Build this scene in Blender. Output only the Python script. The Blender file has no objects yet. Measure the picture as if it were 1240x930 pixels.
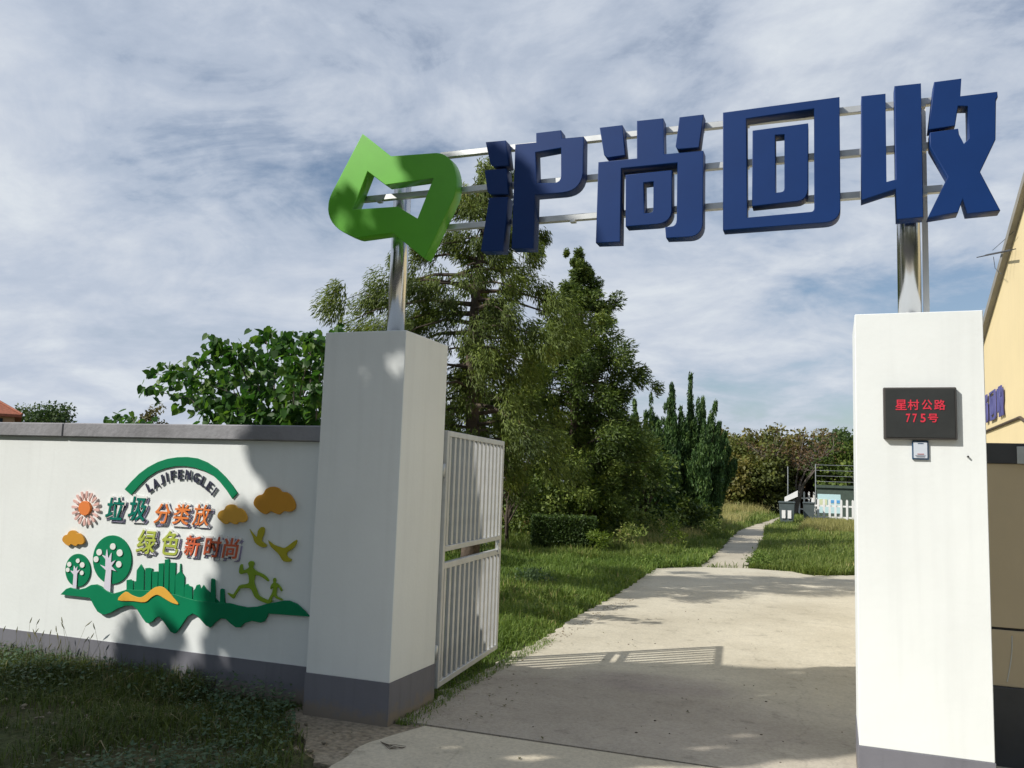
import bpy, math, random
import numpy as np
from mathutils import Vector

sc = bpy.context.scene
C = bpy.context.collection
rng = np.random.default_rng(7)
random.seed(7)
R = math.radians

# ------------------------------------------------------------------ camera
F_PX, YAW, PITCH, ROLL = 1038.69, 0.360814, 0.111067, 0.033912
EYE = np.array([0.0, 0.0, 1.6])
_cy, _sy, _cp, _sp = math.cos(YAW), math.sin(YAW), math.cos(PITCH), math.sin(PITCH)
FWD = np.array([-_sy * _cp, _cy * _cp, _sp])
_rt = np.array([_cy, _sy, 0.0]); _up = np.cross(_rt, FWD)
RT = _rt * math.cos(ROLL) + _up * math.sin(ROLL)
UP = -_rt * math.sin(ROLL) + _up * math.cos(ROLL)
cam_d = bpy.data.cameras.new('camera'); cam = bpy.data.objects.new('camera', cam_d); C.objects.link(cam)
cam_d.sensor_width = 36.0; cam_d.lens = F_PX / 1240 * 36.0
cam_d.clip_start = 0.05; cam_d.clip_end = 3000
from mathutils import Matrix
cam.matrix_world = Matrix(((RT[0], UP[0], -FWD[0], EYE[0]), (RT[1], UP[1], -FWD[1], EYE[1]), (RT[2], UP[2], -FWD[2], EYE[2]), (0, 0, 0, 1)))
sc.camera = cam

# ------------------------------------------------------------------ world: sky with thin broken cloud
SUN_EL, SUN_AZ = 38.2, 226.3
w = bpy.data.worlds.new('World'); sc.world = w; w.use_nodes = True
nt = w.node_tree; nt.nodes.clear()
def N(t, **k):
    n = nt.nodes.new(t)
    for a, b in k.items(): setattr(n, a, b)
    return n
def ramp(n, stops, interp='LINEAR'):
    cr = n.color_ramp; cr.interpolation = interp
    while len(cr.elements) > 1: cr.elements.remove(cr.elements[-1])
    cr.elements[0].position = stops[0][0]; cr.elements[0].color = stops[0][1]
    for p, c in stops[1:]:
        e = cr.elements.new(p); e.color = c
def g(v): return (v, v, v, 1)
L = nt.links.new
sky = N('ShaderNodeTexSky', sky_type='NISHITA', sun_disc=False, sun_elevation=R(SUN_EL), sun_rotation=R(SUN_AZ), air_density=1.0, dust_density=1.2, ozone_density=1.5)
bg1 = N('ShaderNodeBackground'); bg1.inputs['Strength'].default_value = 0.105
L(sky.outputs[0], bg1.inputs['Color'])
tc = N('ShaderNodeTexCoord'); sep = N('ShaderNodeSeparateXYZ'); L(tc.outputs['Generated'], sep.inputs[0])
zz = N('ShaderNodeMath', operation='MAXIMUM'); L(sep.outputs['Z'], zz.inputs[0]); zz.inputs[1].default_value = 0.0
za = N('ShaderNodeMath', operation='ADD'); L(zz.outputs[0], za.inputs[0]); za.inputs[1].default_value = 0.30
dx = N('ShaderNodeMath', operation='DIVIDE'); L(sep.outputs['X'], dx.inputs[0]); L(za.outputs[0], dx.inputs[1])
dy = N('ShaderNodeMath', operation='DIVIDE'); L(sep.outputs['Y'], dy.inputs[0]); L(za.outputs[0], dy.inputs[1])
cb = N('ShaderNodeCombineXYZ'); L(dx.outputs[0], cb.inputs[0]); L(dy.outputs[0], cb.inputs[1])
mp = N('ShaderNodeMapping'); L(cb.outputs[0], mp.inputs[0]); mp.inputs['Rotation'].default_value = (0, 0, R(-28)); mp.inputs['Scale'].default_value = (1.0, 1.25, 1); mp.inputs['Location'].default_value = (5.4, -2.3, 0)
def wn(scale, det, ro, dist): 
    n = N('ShaderNodeTexNoise'); L(mp.outputs[0], n.inputs['Vector']); n.inputs['Scale'].default_value = scale; n.inputs['Detail'].default_value = det; n.inputs['Roughness'].default_value = ro; n.inputs['Distortion'].default_value = dist; return n
def wmath(op, a, b, c=None):
    m = N('ShaderNodeMath', operation=op)
    for i, v in enumerate((a, b, c)):
        if v is None: continue
        if isinstance(v, (int, float)): m.inputs[i].default_value = v
        else: L(v, m.inputs[i])
    return m.outputs[0]
nA, nB, nC = wn(0.9, 3, .5, .2), wn(2.6, 10, .60, .5), wn(7.5, 9, .62, .3)
f = wmath('MULTIPLY_ADD', nA.outputs['Fac'], 1.0, wmath('MULTIPLY_ADD', nB.outputs['Fac'], 0.75, wmath('MULTIPLY', nC.outputs['Fac'], 0.28)))
# thinner cover towards the east (+X), thicker overhead and west
dxc = wmath('MAXIMUM', wmath('MINIMUM', dx.outputs[0], 0.9), -2.2)
fx = wmath('MULTIPLY_ADD', dxc, -0.15, f)
cov = N('ShaderNodeValToRGB'); L(wmath('MULTIPLY', fx, 0.5), cov.inputs[0]); ramp(cov, [(0.44, g(0.10)), (0.475, g(0.42)), (0.515, g(0.80)), (0.57, g(0.97)), (0.62, g(1))])
h2 = wmath('MULTIPLY_ADD', nB.outputs['Fac'], 0.55, wmath('MULTIPLY_ADD', nA.outputs['Fac'], 0.35, wmath('MULTIPLY', nC.outputs['Fac'], 0.22)))
ccol = N('ShaderNodeValToRGB'); L(h2, ccol.inputs[0])
ramp(ccol, [(0.44, (0.47, 0.54, 0.655, 1)), (0.53, (0.525, 0.59, 0.70, 1)), (0.60, (0.60, 0.655, 0.745, 1)), (0.68, (0.70, 0.75, 0.81, 1))])
bg2 = N('ShaderNodeBackground'); bg2.inputs['Strength'].default_value = 1.0
L(ccol.outputs[0], bg2.inputs['Color'])
mx = N('ShaderNodeMixShader'); L(cov.outputs[0], mx.inputs[0]); L(bg1.outputs[0], mx.inputs[1]); L(bg2.outputs[0], mx.inputs[2])
wo = N('ShaderNodeOutputWorld'); L(mx.outputs[0], wo.inputs['Surface'])

# ------------------------------------------------------------------ sun
sd = bpy.data.lights.new('sun', 'SUN'); sun = bpy.data.objects.new('sun', sd); C.objects.link(sun)
sd.energy = 4.9; sd.angle = R(0.53); sd.color = (1.0, 0.95, 0.87)
SUND = np.array([0.568, 0.543, -0.618])
sun.rotation_euler = Vector(SUND).to_track_quat('-Z', 'Y').to_euler(); sun.location = (-6, -6, 12)

sc.view_settings.view_transform = 'Standard'; sc.view_settings.look = 'None'
sc.view_settings.exposure = 0.0; sc.view_settings.gamma = 1.0
sc.cycles.max_bounces = 6; sc.cycles.transparent_max_bounces = 8

# ------------------------------------------------------------------ measuring helpers (photo pixel -> a real plane)
def ray(px, py): return FWD + RT * (px - 620) / F_PX - UP * (py - 465) / F_PX
def on_y(px, py, Y):
    d = ray(px, py); return EYE + d * (Y / d[1])
def on_x(px, py, X):
    d = ray(px, py); return EYE + d * (X / d[0])
def on_z(px, py, z=0.0):
    d = ray(px, py); return EYE + d * ((z - 1.6) / d[2])

# ------------------------------------------------------------------ materials
class MT:
    def __init__(s, name):
        s.m = bpy.data.materials.new(name); s.m.use_nodes = True; s.t = s.m.node_tree
        s.b = s.t.nodes['Principled BSDF']; s.o = s.t.nodes['Material Output']
    def n(s, t, **k):
        x = s.t.nodes.new(t)
        for a, b in k.items(): setattr(x, a, b)
        return x
    def l(s, a, b): s.t.links.new(a, b)
def surf(name, col, rough=0.6, metal=0.0, var=0.12, scale=4.0, bump=0.0, bscale=60.0, col2=None, spec=0.5, coat=0.0):
    """painted / plastered / metal surface with mottled colour and fine relief"""
    M = MT(name); tcn = M.n('ShaderNodeTexCoord'); no = M.n('ShaderNodeTexNoise'); M.l(tcn.outputs['Object'], no.inputs['Vector'])
    no.inputs['Scale'].default_value = scale; no.inputs['Detail'].default_value = 8; no.inputs['Roughness'].default_value = 0.6
    cr = M.n('ShaderNodeValToRGB'); M.l(no.outputs['Fac'], cr.inputs[0])
    c2 = col2 or tuple(c * (1 - var) for c in col)
    ramp(cr, [(0.35, (*c2, 1)), (0.65, (*col, 1))])
    M.l(cr.outputs[0], M.b.inputs['Base Color'])
    M.b.inputs['Roughness'].default_value = rough; M.b.inputs['Metallic'].default_value = metal
    M.b.inputs['Specular IOR Level'].default_value = spec; M.b.inputs['Coat Weight'].default_value = coat
    if bump:
        nb = M.n('ShaderNodeTexNoise'); M.l(tcn.outputs['Object'], nb.inputs['Vector']); nb.inputs['Scale'].default_value = bscale; nb.inputs['Detail'].default_value = 5
        bp = M.n('ShaderNodeBump'); M.l(nb.outputs['Fac'], bp.inputs['Height']); bp.inputs['Strength'].default_value = bump; bp.inputs['Distance'].default_value = 0.01
        M.l(bp.outputs[0], M.b.inputs['Normal'])
    return M.m
def leafmat(name, dark, mid, light, trans=0.3, rough=0.55, third=None):
    """leaf colour runs dark - mid - light with the per-leaf tint"""
    M = MT(name); at = M.n('ShaderNodeAttribute'); at.attribute_name = 'tint'
    cr = M.n('ShaderNodeValToRGB'); M.l(at.outputs['Fac'], cr.inputs[0])
    st = [(0.0, (*dark, 1)), (0.5, (*mid, 1)), (0.9, (*light, 1))]
    if third: st.append((0.97, (*third, 1)))
    ramp(cr, st)
    M.l(cr.outputs[0], M.b.inputs['Base Color']); M.b.inputs['Roughness'].default_value = rough; M.b.inputs['Specular IOR Level'].default_value = 0.3
    tr = M.n('ShaderNodeBsdfTranslucent'); hs = M.n('ShaderNodeHueSaturation'); hs.inputs['Value'].default_value = 1.5; hs.inputs['Saturation'].default_value = 1.1
    M.l(cr.outputs[0], hs.inputs['Color']); M.l(hs.outputs[0], tr.inputs['Color'])
    ms = M.n('ShaderNodeMixShader'); ms.inputs[0].default_value = trans
    M.l(M.b.outputs[0], ms.inputs[1]); M.l(tr.outputs[0], ms.inputs[2]); M.l(ms.outputs[0], M.o.inputs['Surface'])
    return M.m

def plaster(name, col, stain=0.08, mud=False):
    M = MT(name); tcn = M.n('ShaderNodeTexCoord')
    geo = M.n('ShaderNodeNewGeometry')
    a = M.n('ShaderNodeTexNoise'); M.l(geo.outputs['Position'], a.inputs['Vector']); a.inputs['Scale'].default_value = 1.3; a.inputs['Detail'].default_value = 8; a.inputs['Roughness'].default_value = 0.62
    ca = M.n('ShaderNodeValToRGB'); M.l(a.outputs['Fac'], ca.inputs[0]); ramp(ca, [(0.3, g(1 - stain)), (0.62, g(1))])
    # faint rain streaks running down
    mpn = M.n('ShaderNodeMapping'); M.l(geo.outputs['Position'], mpn.inputs[0]); mpn.inputs['Scale'].default_value = (14, 14, 0.7)
    b = M.n('ShaderNodeTexNoise'); M.l(mpn.outputs[0], b.inputs['Vector']); b.inputs['Scale'].default_value = 1; b.inputs['Detail'].default_value = 4
    cbm = M.n('ShaderNodeValToRGB'); M.l(b.outputs['Fac'], cbm.inputs[0]); ramp(cbm, [(0.32, g(1 - stain * 0.55)), (0.5, g(1))])
    m1 = M.n('ShaderNodeMix', data_type='RGBA', blend_type='MULTIPLY'); m1.inputs[0].default_value = 1; M.l(ca.outputs[0], m1.inputs[6]); M.l(cbm.outputs[0], m1.inputs[7])
    m2 = M.n('ShaderNodeMix', data_type='RGBA', blend_type='MULTIPLY'); m2.inputs[0].default_value = 1; m2.inputs[6].default_value = (*col, 1); M.l(m1.outputs[2], m2.inputs[7])
    colout = m2.outputs[2]
    if mud:   # rain-splashed soil along the foot
        sx = M.n('ShaderNodeSeparateXYZ'); M.l(geo.outputs['Position'], sx.inputs[0]); nm = M.n('ShaderNodeTexNoise'); M.l(geo.outputs['Position'], nm.inputs['Vector']); nm.inputs['Scale'].default_value = 9; nm.inputs['Detail'].default_value = 9; nm.inputs['Roughness'].default_value = .75
        mm = M.n('ShaderNodeMath', operation='MULTIPLY_ADD'); M.l(nm.outputs['Fac'], mm.inputs[0]); mm.inputs[1].default_value = -0.34; M.l(sx.outputs['Z'], mm.inputs[2])
        mr = M.n('ShaderNodeValToRGB'); M.l(mm.outputs[0], mr.inputs[0]); mr.color_ramp.elements[0].position = 0
        off = M.n('ShaderNodeMath', operation='ADD'); M.l(mm.outputs[0], off.inputs[0]); off.inputs[1].default_value = 0.5; M.l(off.outputs[0], mr.inputs[0]); ramp(mr, [(0.37, g(0.75)), (0.45, g(0.0))])
        mz = M.n('ShaderNodeMix', data_type='RGBA'); M.l(mr.outputs[0], mz.inputs[0]); M.l(colout, mz.inputs[6]); mz.inputs[7].default_value = (0.24, 0.20, 0.15, 1); colout = mz.outputs[2]
    M.l(colout, M.b.inputs['Base Color']); M.b.inputs['Roughness'].default_value = 0.75; M.b.inputs['Specular IOR Level'].default_value = 0.25
    nb = M.n('ShaderNodeTexNoise'); M.l(geo.outputs['Position'], nb.inputs['Vector']); nb.inputs['Scale'].default_value = 35; nb.inputs['Detail'].default_value = 6
    nc = M.n('ShaderNodeTexNoise'); M.l(geo.outputs['Position'], nc.inputs['Vector']); nc.inputs['Scale'].default_value = 2.2
    ad = M.n('ShaderNodeMath', operation='MULTIPLY_ADD'); M.l(nc.outputs['Fac'], ad.inputs[0]); ad.inputs[1].default_value = 2.5; M.l(nb.outputs['Fac'], ad.inputs[2])
    bp = M.n('ShaderNodeBump'); M.l(ad.outputs[0], bp.inputs['Height']); bp.inputs['Strength'].default_value = 0.16; bp.inputs['Distance'].default_value = 0.006
    M.l(bp.outputs[0], M.b.inputs['Normal'])
    return M.m

def concrete(name, col, stain_shade=None):
    M = MT(name); geo = M.n('ShaderNodeNewGeometry'); P = geo.outputs['Position']
    def noise(sc_, det=8, ro=0.6):
        a = M.n('ShaderNodeTexNoise'); M.l(P, a.inputs['Vector']); a.inputs['Scale'].default_value = sc_; a.inputs['Detail'].default_value = det; a.inputs['Roughness'].default_value = ro; return a
    def mul(x, y):
        m = M.n('ShaderNodeMix', data_type='RGBA', blend_type='MULTIPLY'); m.inputs[0].default_value = 1; M.l(x, m.inputs[6]); M.l(y, m.inputs[7]); return m.outputs[2]
    base = M.n('ShaderNodeValToRGB'); M.l(noise(0.7).outputs['Fac'], base.inputs[0])
    ramp(base, [(0.32, (col[0] * .82, col[1] * .81, col[2] * .79, 1)), (0.6, (*col, 1))])
    fine = M.n('ShaderNodeValToRGB'); M.l(noise(45, 4).outputs['Fac'], fine.inputs[0]); ramp(fine, [(0.35, g(0.84)), (0.6, g(1))])
    blot = M.n('ShaderNodeValToRGB'); M.l(noise(4.5, 10, 0.72).outputs['Fac'], blot.inputs[0]); ramp(blot, [(0.33, g(0.70)), (0.42, g(0.95)), (0.6, g(1))])
    spk = M.n('ShaderNodeTexVoronoi'); M.l(P, spk.inputs['Vector']); spk.inputs['Scale'].default_value = 5.5
    sp2 = M.n('ShaderNodeValToRGB'); M.l(spk.outputs['Distance'], sp2.inputs[0]); ramp(sp2, [(0.03, g(0.55)), (0.06, g(1))])
    # hairline cracks
    vw = M.n('ShaderNodeMix', data_type='VECTOR'); vw.inputs[0].default_value = 0.35; M.l(P, vw.inputs[4]); M.l(noise(1.6, 6).outputs['Color'], vw.inputs[5])
    vc = M.n('ShaderNodeTexVoronoi', feature='DISTANCE_TO_EDGE'); M.l(vw.outputs[1], vc.inputs['Vector']); vc.inputs['Scale'].default_value = 0.55
    cc = M.n('ShaderNodeValToRGB'); M.l(vc.outputs['Distance'], cc.inputs[0]); ramp(cc, [(0.0, g(0.86)), (0.0015, g(1))])
    o = mul(mul(mul(base.outputs[0], fine.outputs[0]), mul(blot.outputs[0], sp2.outputs[0])), cc.outputs[0])
    if stain_shade:
        for (cx, cy, rx, ry, val) in stain_shade:
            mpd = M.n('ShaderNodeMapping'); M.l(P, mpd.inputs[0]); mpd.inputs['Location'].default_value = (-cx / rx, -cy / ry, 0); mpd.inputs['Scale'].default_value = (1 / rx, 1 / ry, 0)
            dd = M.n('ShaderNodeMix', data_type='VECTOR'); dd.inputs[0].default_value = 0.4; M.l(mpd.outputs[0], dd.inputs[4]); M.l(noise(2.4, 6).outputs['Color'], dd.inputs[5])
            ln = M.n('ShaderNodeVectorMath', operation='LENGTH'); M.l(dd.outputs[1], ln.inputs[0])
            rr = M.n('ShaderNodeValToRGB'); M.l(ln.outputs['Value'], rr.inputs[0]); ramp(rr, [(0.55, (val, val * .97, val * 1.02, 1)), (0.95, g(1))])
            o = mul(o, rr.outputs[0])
    M.l(o, M.b.inputs['Base Color']); M.b.inputs['Roughness'].default_value = 0.85; M.b.inputs['Specular IOR Level'].default_value = 0.25
    h = M.n('ShaderNodeMath', operation='MULTIPLY_ADD'); M.l(noise(60, 5).outputs['Fac'], h.inputs[0]); h.inputs[1].default_value = 0.5; M.l(noise(3, 5).outputs['Fac'], h.inputs[2])
    bp = M.n('ShaderNodeBump'); M.l(h.outputs[0], bp.inputs['Height']); bp.inputs['Strength'].default_value = 0.5; bp.inputs['Distance'].default_value = 0.02
    M.l(bp.outputs[0], M.b.inputs['Normal'])
    return M.m

M_plaster = plaster('white_plaster', (0.79, 0.825, 0.82), 0.06)
M_skirt = plaster('grey_skirting_paint', (0.185, 0.187, 0.215), 0.16, mud=True)
M_coping = surf('grey_coping_paint', (0.27, 0.27, 0.29), 0.8, var=0.3, scale=3, bump=0.6, bscale=22)
M_yellow = plaster('yellow_render', (0.80, 0.67, 0.40), 0.05)
M_beige = surf('beige_panel_paint', (0.58, 0.48, 0.32), 0.35, var=0.1, scale=1.5)
M_dkmetal = surf('dark_painted_metal', (0.055, 0.058, 0.065), 0.5, var=0.25, scale=6)
M_black = surf('black_rubber', (0.012, 0.012, 0.014), 0.6)
M_steel = surf('brushed_stainless', (0.62, 0.63, 0.65), 0.22, 1.0, var=0.08, scale=3)
M_galv = surf('galvanised_tube', (0.60, 0.62, 0.62), 0.42, 0.75, var=0.15, scale=8)
M_gate = surf('grey_white_gate_paint', (0.54, 0.55, 0.55), 0.38, 0.2, var=0.14, scale=9)
M_blue = surf('blue_letter_face', (0.004, 0.032, 0.145), 0.5, var=0.08, scale=5, spec=0.22)
M_bblue = surf('faded_violet_blue', (0.085, 0.085, 0.28), 0.5)
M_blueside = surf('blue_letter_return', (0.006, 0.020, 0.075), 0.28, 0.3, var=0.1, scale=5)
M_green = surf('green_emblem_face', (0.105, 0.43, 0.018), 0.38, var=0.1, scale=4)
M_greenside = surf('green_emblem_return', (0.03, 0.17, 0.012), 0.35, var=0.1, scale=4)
M_wgreen = surf('relief_green', (0.0, 0.205, 0.088), 0.5, var=0.08, scale=6, spec=0.2)
M_wteal = surf('relief_teal', (0.0, 0.17, 0.125), 0.5, var=0.06, scale=6, spec=0.2)
M_wlime = surf('relief_lime', (0.42, 0.50, 0.07), 0.5, var=0.06, scale=6)
M_worange = surf('relief_orange', (0.78, 0.22, 0.045), 0.5, var=0.06, scale=6)
M_wred = surf('relief_orange_red', (0.62, 0.12, 0.045), 0.5, var=0.06, scale=6)
M_wyellow = surf('relief_yellow', (0.78, 0.42, 0.05), 0.5, var=0.08, scale=6)
M_wamber = surf('relief_amber', (0.62, 0.29, 0.02), 0.5, var=0.08, scale=6)
M_wolive = surf('relief_olive_green', (0.22, 0.36, 0.01), 0.5, var=0.08, scale=6)
M_wbird = surf('relief_bird_yellow_green', (0.42, 0.38, 0.01), 0.5, var=0.1, scale=6)
M_wpale = surf('relief_pale_lilac', (0.68, 0.66, 0.76), 0.5, var=0.05)
M_wpink = surf('relief_pale_pink', (0.76, 0.47, 0.42), 0.5, var=0.06)
M_wwhite = surf('relief_white', (0.80, 0.80, 0.78), 0.5, var=0.03)
M_wnavy = surf('relief_dark_letters', (0.025, 0.028, 0.06), 0.45)
M_wshadow = surf('relief_painted_shadow', (0.30, 0.27, 0.42), 0.5)
M_led = surf('dark_display_glass', (0.035, 0.037, 0.036), 0.3, var=0.2, scale=10)
M_ledframe = surf('dark_display_frame', (0.07, 0.065, 0.062), 0.45)
_m = MT('red_led'); _m.b.inputs['Base Color'].default_value = (0.45, 0.02, 0.04, 1); _m.b.inputs['Emission Color'].default_value = (1, 0.05, 0.10, 1); _m.b.inputs['Emission Strength'].default_value = 0.2; M_red = _m.m
M_pblue = surf('plaque_blue_frame', (0.02, 0.07, 0.15), 0.4)
M_pwhite = surf('plaque_white', (0.62, 0.68, 0.76), 0.4)
M_pgrey = surf('plaque_grey_print', (0.16, 0.18, 0.22), 0.6)
M_pink = surf('plaque_red_print', (0.4, 0.1, 0.1), 0.6)
M_bark = surf('bark', (0.10, 0.075, 0.055), 0.9, var=0.5, scale=14, bump=1.0, bscale=30)
M_barkg = surf('grey_bark', (0.20, 0.17, 0.15), 0.9, var=0.4, scale=14, bump=0.8, bscale=30)
M_roof = surf('red_roof_tile', (0.34, 0.11, 0.06), 0.8, var=0.35, scale=9)
M_brick = surf('pale_orange_render', (0.50, 0.30, 0.18), 0.8, var=0.2, scale=3)
M_roofedge = surf('grey_verge', (0.30, 0.29, 0.26), 0.8, var=0.2, scale=3)
M_glass = surf('dark_window_glass', (0.03, 0.04, 0.05), 0.1)
M_conc = concrete('driveway_concrete', (0.58, 0.54, 0.435), stain_shade=[(-1.15, 7.2, 0.5, 0.28, 0.8), (-1.3, 6.3, 1.7, 1.0, 0.74)])  # small damp stain; broad ellipse mixes real mottling with painted tree shade
M_conc2 = concrete('apron_concrete', (0.60, 0.545, 0.43))
M_conc3 = concrete('path_concrete', (0.52, 0.47, 0.37))
M_picket = surf('white_picket_paint', (0.78, 0.78, 0.77), 0.5, var=0.08)
M_bin = surf('dark_grey_green_plastic', (0.085, 0.11, 0.115), 0.5, var=0.2)
M_cont = surf('dark_green_sheet', (0.065, 0.095, 0.075), 0.6, var=0.25)
M_board = surf('pale_blue_board', (0.50, 0.70, 0.72), 0.5, var=0.08)
M_boardy = surf('pale_yellow_print', (0.62, 0.66, 0.42), 0.5)
M_boardb = surf('blue_print', (0.10, 0.35, 0.68), 0.5)

# ground: soil and short dead thatch
def soilmat(name, a, b, c):
    M = MT(name); geo = M.n('ShaderNodeNewGeometry'); P = geo.outputs['Position']
    n1 = M.n('ShaderNodeTexNoise'); M.l(P, n1.inputs['Vector']); n1.inputs['Scale'].default_value = 0.9; n1.inputs['Detail'].default_value = 9; n1.inputs['Roughness'].default_value = 0.7
    n2 = M.n('ShaderNodeTexNoise'); M.l(P, n2.inputs['Vector']); n2.inputs['Scale'].default_value = 28; n2.inputs['Detail'].default_value = 6
    c1 = M.n('ShaderNodeValToRGB'); M.l(n1.outputs['Fac'], c1.inputs[0]); ramp(c1, [(0.36, (*a, 1)), (0.5, (*b, 1)), (0.64, (*c, 1))])
    c2 = M.n('ShaderNodeValToRGB'); M.l(n2.outputs['Fac'], c2.inputs[0]); ramp(c2, [(0.3, g(0.55)), (0.65, g(1.15))])
    m = M.n('ShaderNodeMix', data_type='RGBA', blend_type='MULTIPLY'); m.inputs[0].default_value = 1; M.l(c1.outputs[0], m.inputs[6]); M.l(c2.outputs[0], m.inputs[7])
    M.l(m.outputs[2], M.b.inputs['Base Color']); M.b.inputs['Roughness'].default_value = 0.95; M.b.inputs['Specular IOR Level'].default_value = 0.15
    bp = M.n('ShaderNodeBump'); M.l(n2.outputs['Fac'], bp.inputs['Height']); bp.inputs['Strength'].default_value = 0.9; bp.inputs['Distance'].default_value = 0.03; M.l(bp.outputs[0], M.b.inputs['Normal'])
    return M.m
M_soil = soilmat('soil_and_thatch', (0.15, 0.125, 0.09), (0.10, 0.10, 0.05), (0.06, 0.085, 0.03))
M_dirt = soilmat('sandy_dirt', (0.26, 0.22, 0.165), (0.33, 0.285, 0.215), (0.40, 0.35, 0.27))

# ------------------------------------------------------------------ object helpers
def put(name, me, mat=None, parent=None, label=None, cat=None, group=None, kind=None, recenter=True):
    """link a mesh whose vertices are in world space; the origin moves to the foot of its box"""
    if mat is not None:
        for m in (mat if isinstance(mat, (list, tuple)) else [mat]): me.materials.append(m)
    o = bpy.data.objects.new(name, me); C.objects.link(o)
    n = len(me.vertices)
    off = np.zeros(3)
    if recenter and n:
        co = np.empty(n * 3, np.float32); me.vertices.foreach_get('co', co); co = co.reshape(-1, 3)
        mn, mxx = co.min(0), co.max(0); off = np.array([(mn[0] + mxx[0]) / 2, (mn[1] + mxx[1]) / 2, mn[2]])
        me.vertices.foreach_set('co', (co - off).astype(np.float32).ravel()); me.update()
    pl = world_of(parent)
    if parent is not None: o.parent = parent
    o.location = Vector(off - pl)
    tag(o, label, cat, group, kind)
    return o
def world_of(o):
    p = np.zeros(3)
    while o is not None: p += np.array(o.location); o = o.parent
    return p
def tag(o, label=None, cat=None, group=None, kind=None):
    if label: o['label'] = label
    if cat: o['category'] = cat
    if group: o['group'] = group
    if kind: o['kind'] = kind
    return o
def thing(name, loc, label, cat, group=None, rz=0.0):
    o = bpy.data.objects.new(name, None); o.empty_display_size = 0.1; C.objects.link(o)
    o.location = loc; o.rotation_euler = (0, 0, rz); return tag(o, label, cat, group)
def fast(name, V, F, tint=None, smooth=False):
    V = np.asarray(V, np.float32); F = np.asarray(F, np.int32); k = F.shape[1]
    me = bpy.data.meshes.new(name); me.vertices.add(len(V)); me.vertices.foreach_set('co', V.ravel())
    me.loops.add(F.size); me.loops.foreach_set('vertex_index', F.ravel())
    me.polygons.add(len(F)); me.polygons.foreach_set('loop_start', np.arange(len(F), dtype=np.int32) * k)
    me.polygons.foreach_set('loop_total', np.full(len(F), k, np.int32))
    if smooth: me.polygons.foreach_set('use_smooth', np.ones(len(F), bool))
    me.update(calc_edges=True)
    if tint is not None:
        a = me.attributes.new('tint', 'FLOAT', 'FACE'); a.data.foreach_set('value', np.asarray(tint, np.float32))
    return me
class G:
    """collects quads/tris of several solids for ONE mesh"""
    def __init__(s): s.v = []; s.f = []; s.mi = []
    def add(s, v, f, mi=0):
        b = len(s.v); s.v += [tuple(map(float, p)) for p in v]; s.f += [tuple(b + i for i in q) for q in f]; s.mi += [mi] * len(f)
    def box(s, x0, x1, y0, y1, z0, z1, c=0.0, mi=0):
        if c <= 0:
            s.add([(x0, y0, z0), (x1, y0, z0), (x1, y1, z0), (x0, y1, z0), (x0, y0, z1), (x1, y0, z1), (x1, y1, z1), (x0, y1, z1)],
                  [(0, 3, 2, 1), (4, 5, 6, 7), (0, 1, 5, 4), (1, 2, 6, 5), (2, 3, 7, 6), (3, 0, 4, 7)], mi)
            return
        def ring(d, z): return [(x0 + d, y0, z), (x1 - d, y0, z), (x1, y0 + d, z), (x1, y1 - d, z), (x1 - d, y1, z), (x0 + d, y1, z), (x0, y1 - d, z), (x0, y0 + d, z)]
        def inset(z): return [(x0 + 2 * c, y0 + c, z), (x1 - 2 * c, y0 + c, z), (x1 - c, y0 + 2 * c, z), (x1 - c, y1 - 2 * c, z), (x1 - 2 * c, y1 - c, z), (x0 + 2 * c, y1 - c, z), (x0 + c, y1 - 2 * c, z), (x0 + c, y0 + 2 * c, z)]
        V = inset(z0) + ring(c, z0 + c) + ring(c, z1 - c) + inset(z1)
        Fq = [tuple(range(7, -1, -1)), tuple(range(24, 32))]
        for k in range(3):
            for i in range(8):
                j = (i + 1) % 8; Fq.append((k * 8 + i, k * 8 + j, k * 8 + 8 + j, k * 8 + 8 + i))
        s.add(V, Fq, mi)
    def tube(s, pts, rad, seg=8, cap=True, mi=0):
        pts = [np.array(p, float) for p in pts]; n = len(pts); rad = rad if hasattr(rad, '__len__') else [rad] * n
        V = []; a0 = None
        for i in range(n):
            d = pts[min(i + 1, n - 1)] - pts[max(i - 1, 0)]; d /= (np.linalg.norm(d) + 1e-9)
            if a0 is None:
                a0 = np.cross(d, [0, 0, 1.0]) if abs(d[2]) < 0.9 else np.cross(d, [0, 1.0, 0])
            a0 = a0 - d * (a0 @ d); a0 /= (np.linalg.norm(a0) + 1e-9); b0 = np.cross(d, a0)
            for k in range(seg):
                t = 2 * math.pi * k / seg; V.append(pts[i] + rad[i] * (math.cos(t) * a0 + math.sin(t) * b0))
        Fq = []
        for i in range(n - 1):
            for k in range(seg):
                j = (k + 1) % seg; Fq.append((i * seg + k, i * seg + j, (i + 1) * seg + j, (i + 1) * seg + k))
        if cap: Fq += [tuple(range(seg - 1, -1, -1)), tuple((n - 1) * seg + k for k in range(seg))]
        s.add(V, Fq, mi)
    def prism(s, pts, axis, a, b, mi=0):
        """extrude a 2D polygon (two other axes in order) between a and b on axis"""
        n = len(pts)
        def mk(p, t): return {'z': (p[0], p[1], t), 'y': (p[0], t, p[1]), 'x': (t, p[0], p[1])}[axis]
        V = [mk(p, a) for p in pts] + [mk(p, b) for p in pts]
        s.add(V, [tuple(range(n)), tuple(range(2 * n - 1, n - 1, -1))] + [(i, i + n, (i + 1) % n + n, (i + 1) % n) for i in range(n)], mi)
    def mesh(s, name, smooth=False):
        me = bpy.data.meshes.new(name); me.from_pydata(s.v, [], s.f)
        if any(s.mi): me.polygons.foreach_set('material_index', s.mi)
        if smooth: me.polygons.foreach_set('use_smooth', [True] * len(s.f))
        me.update(); return me
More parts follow.
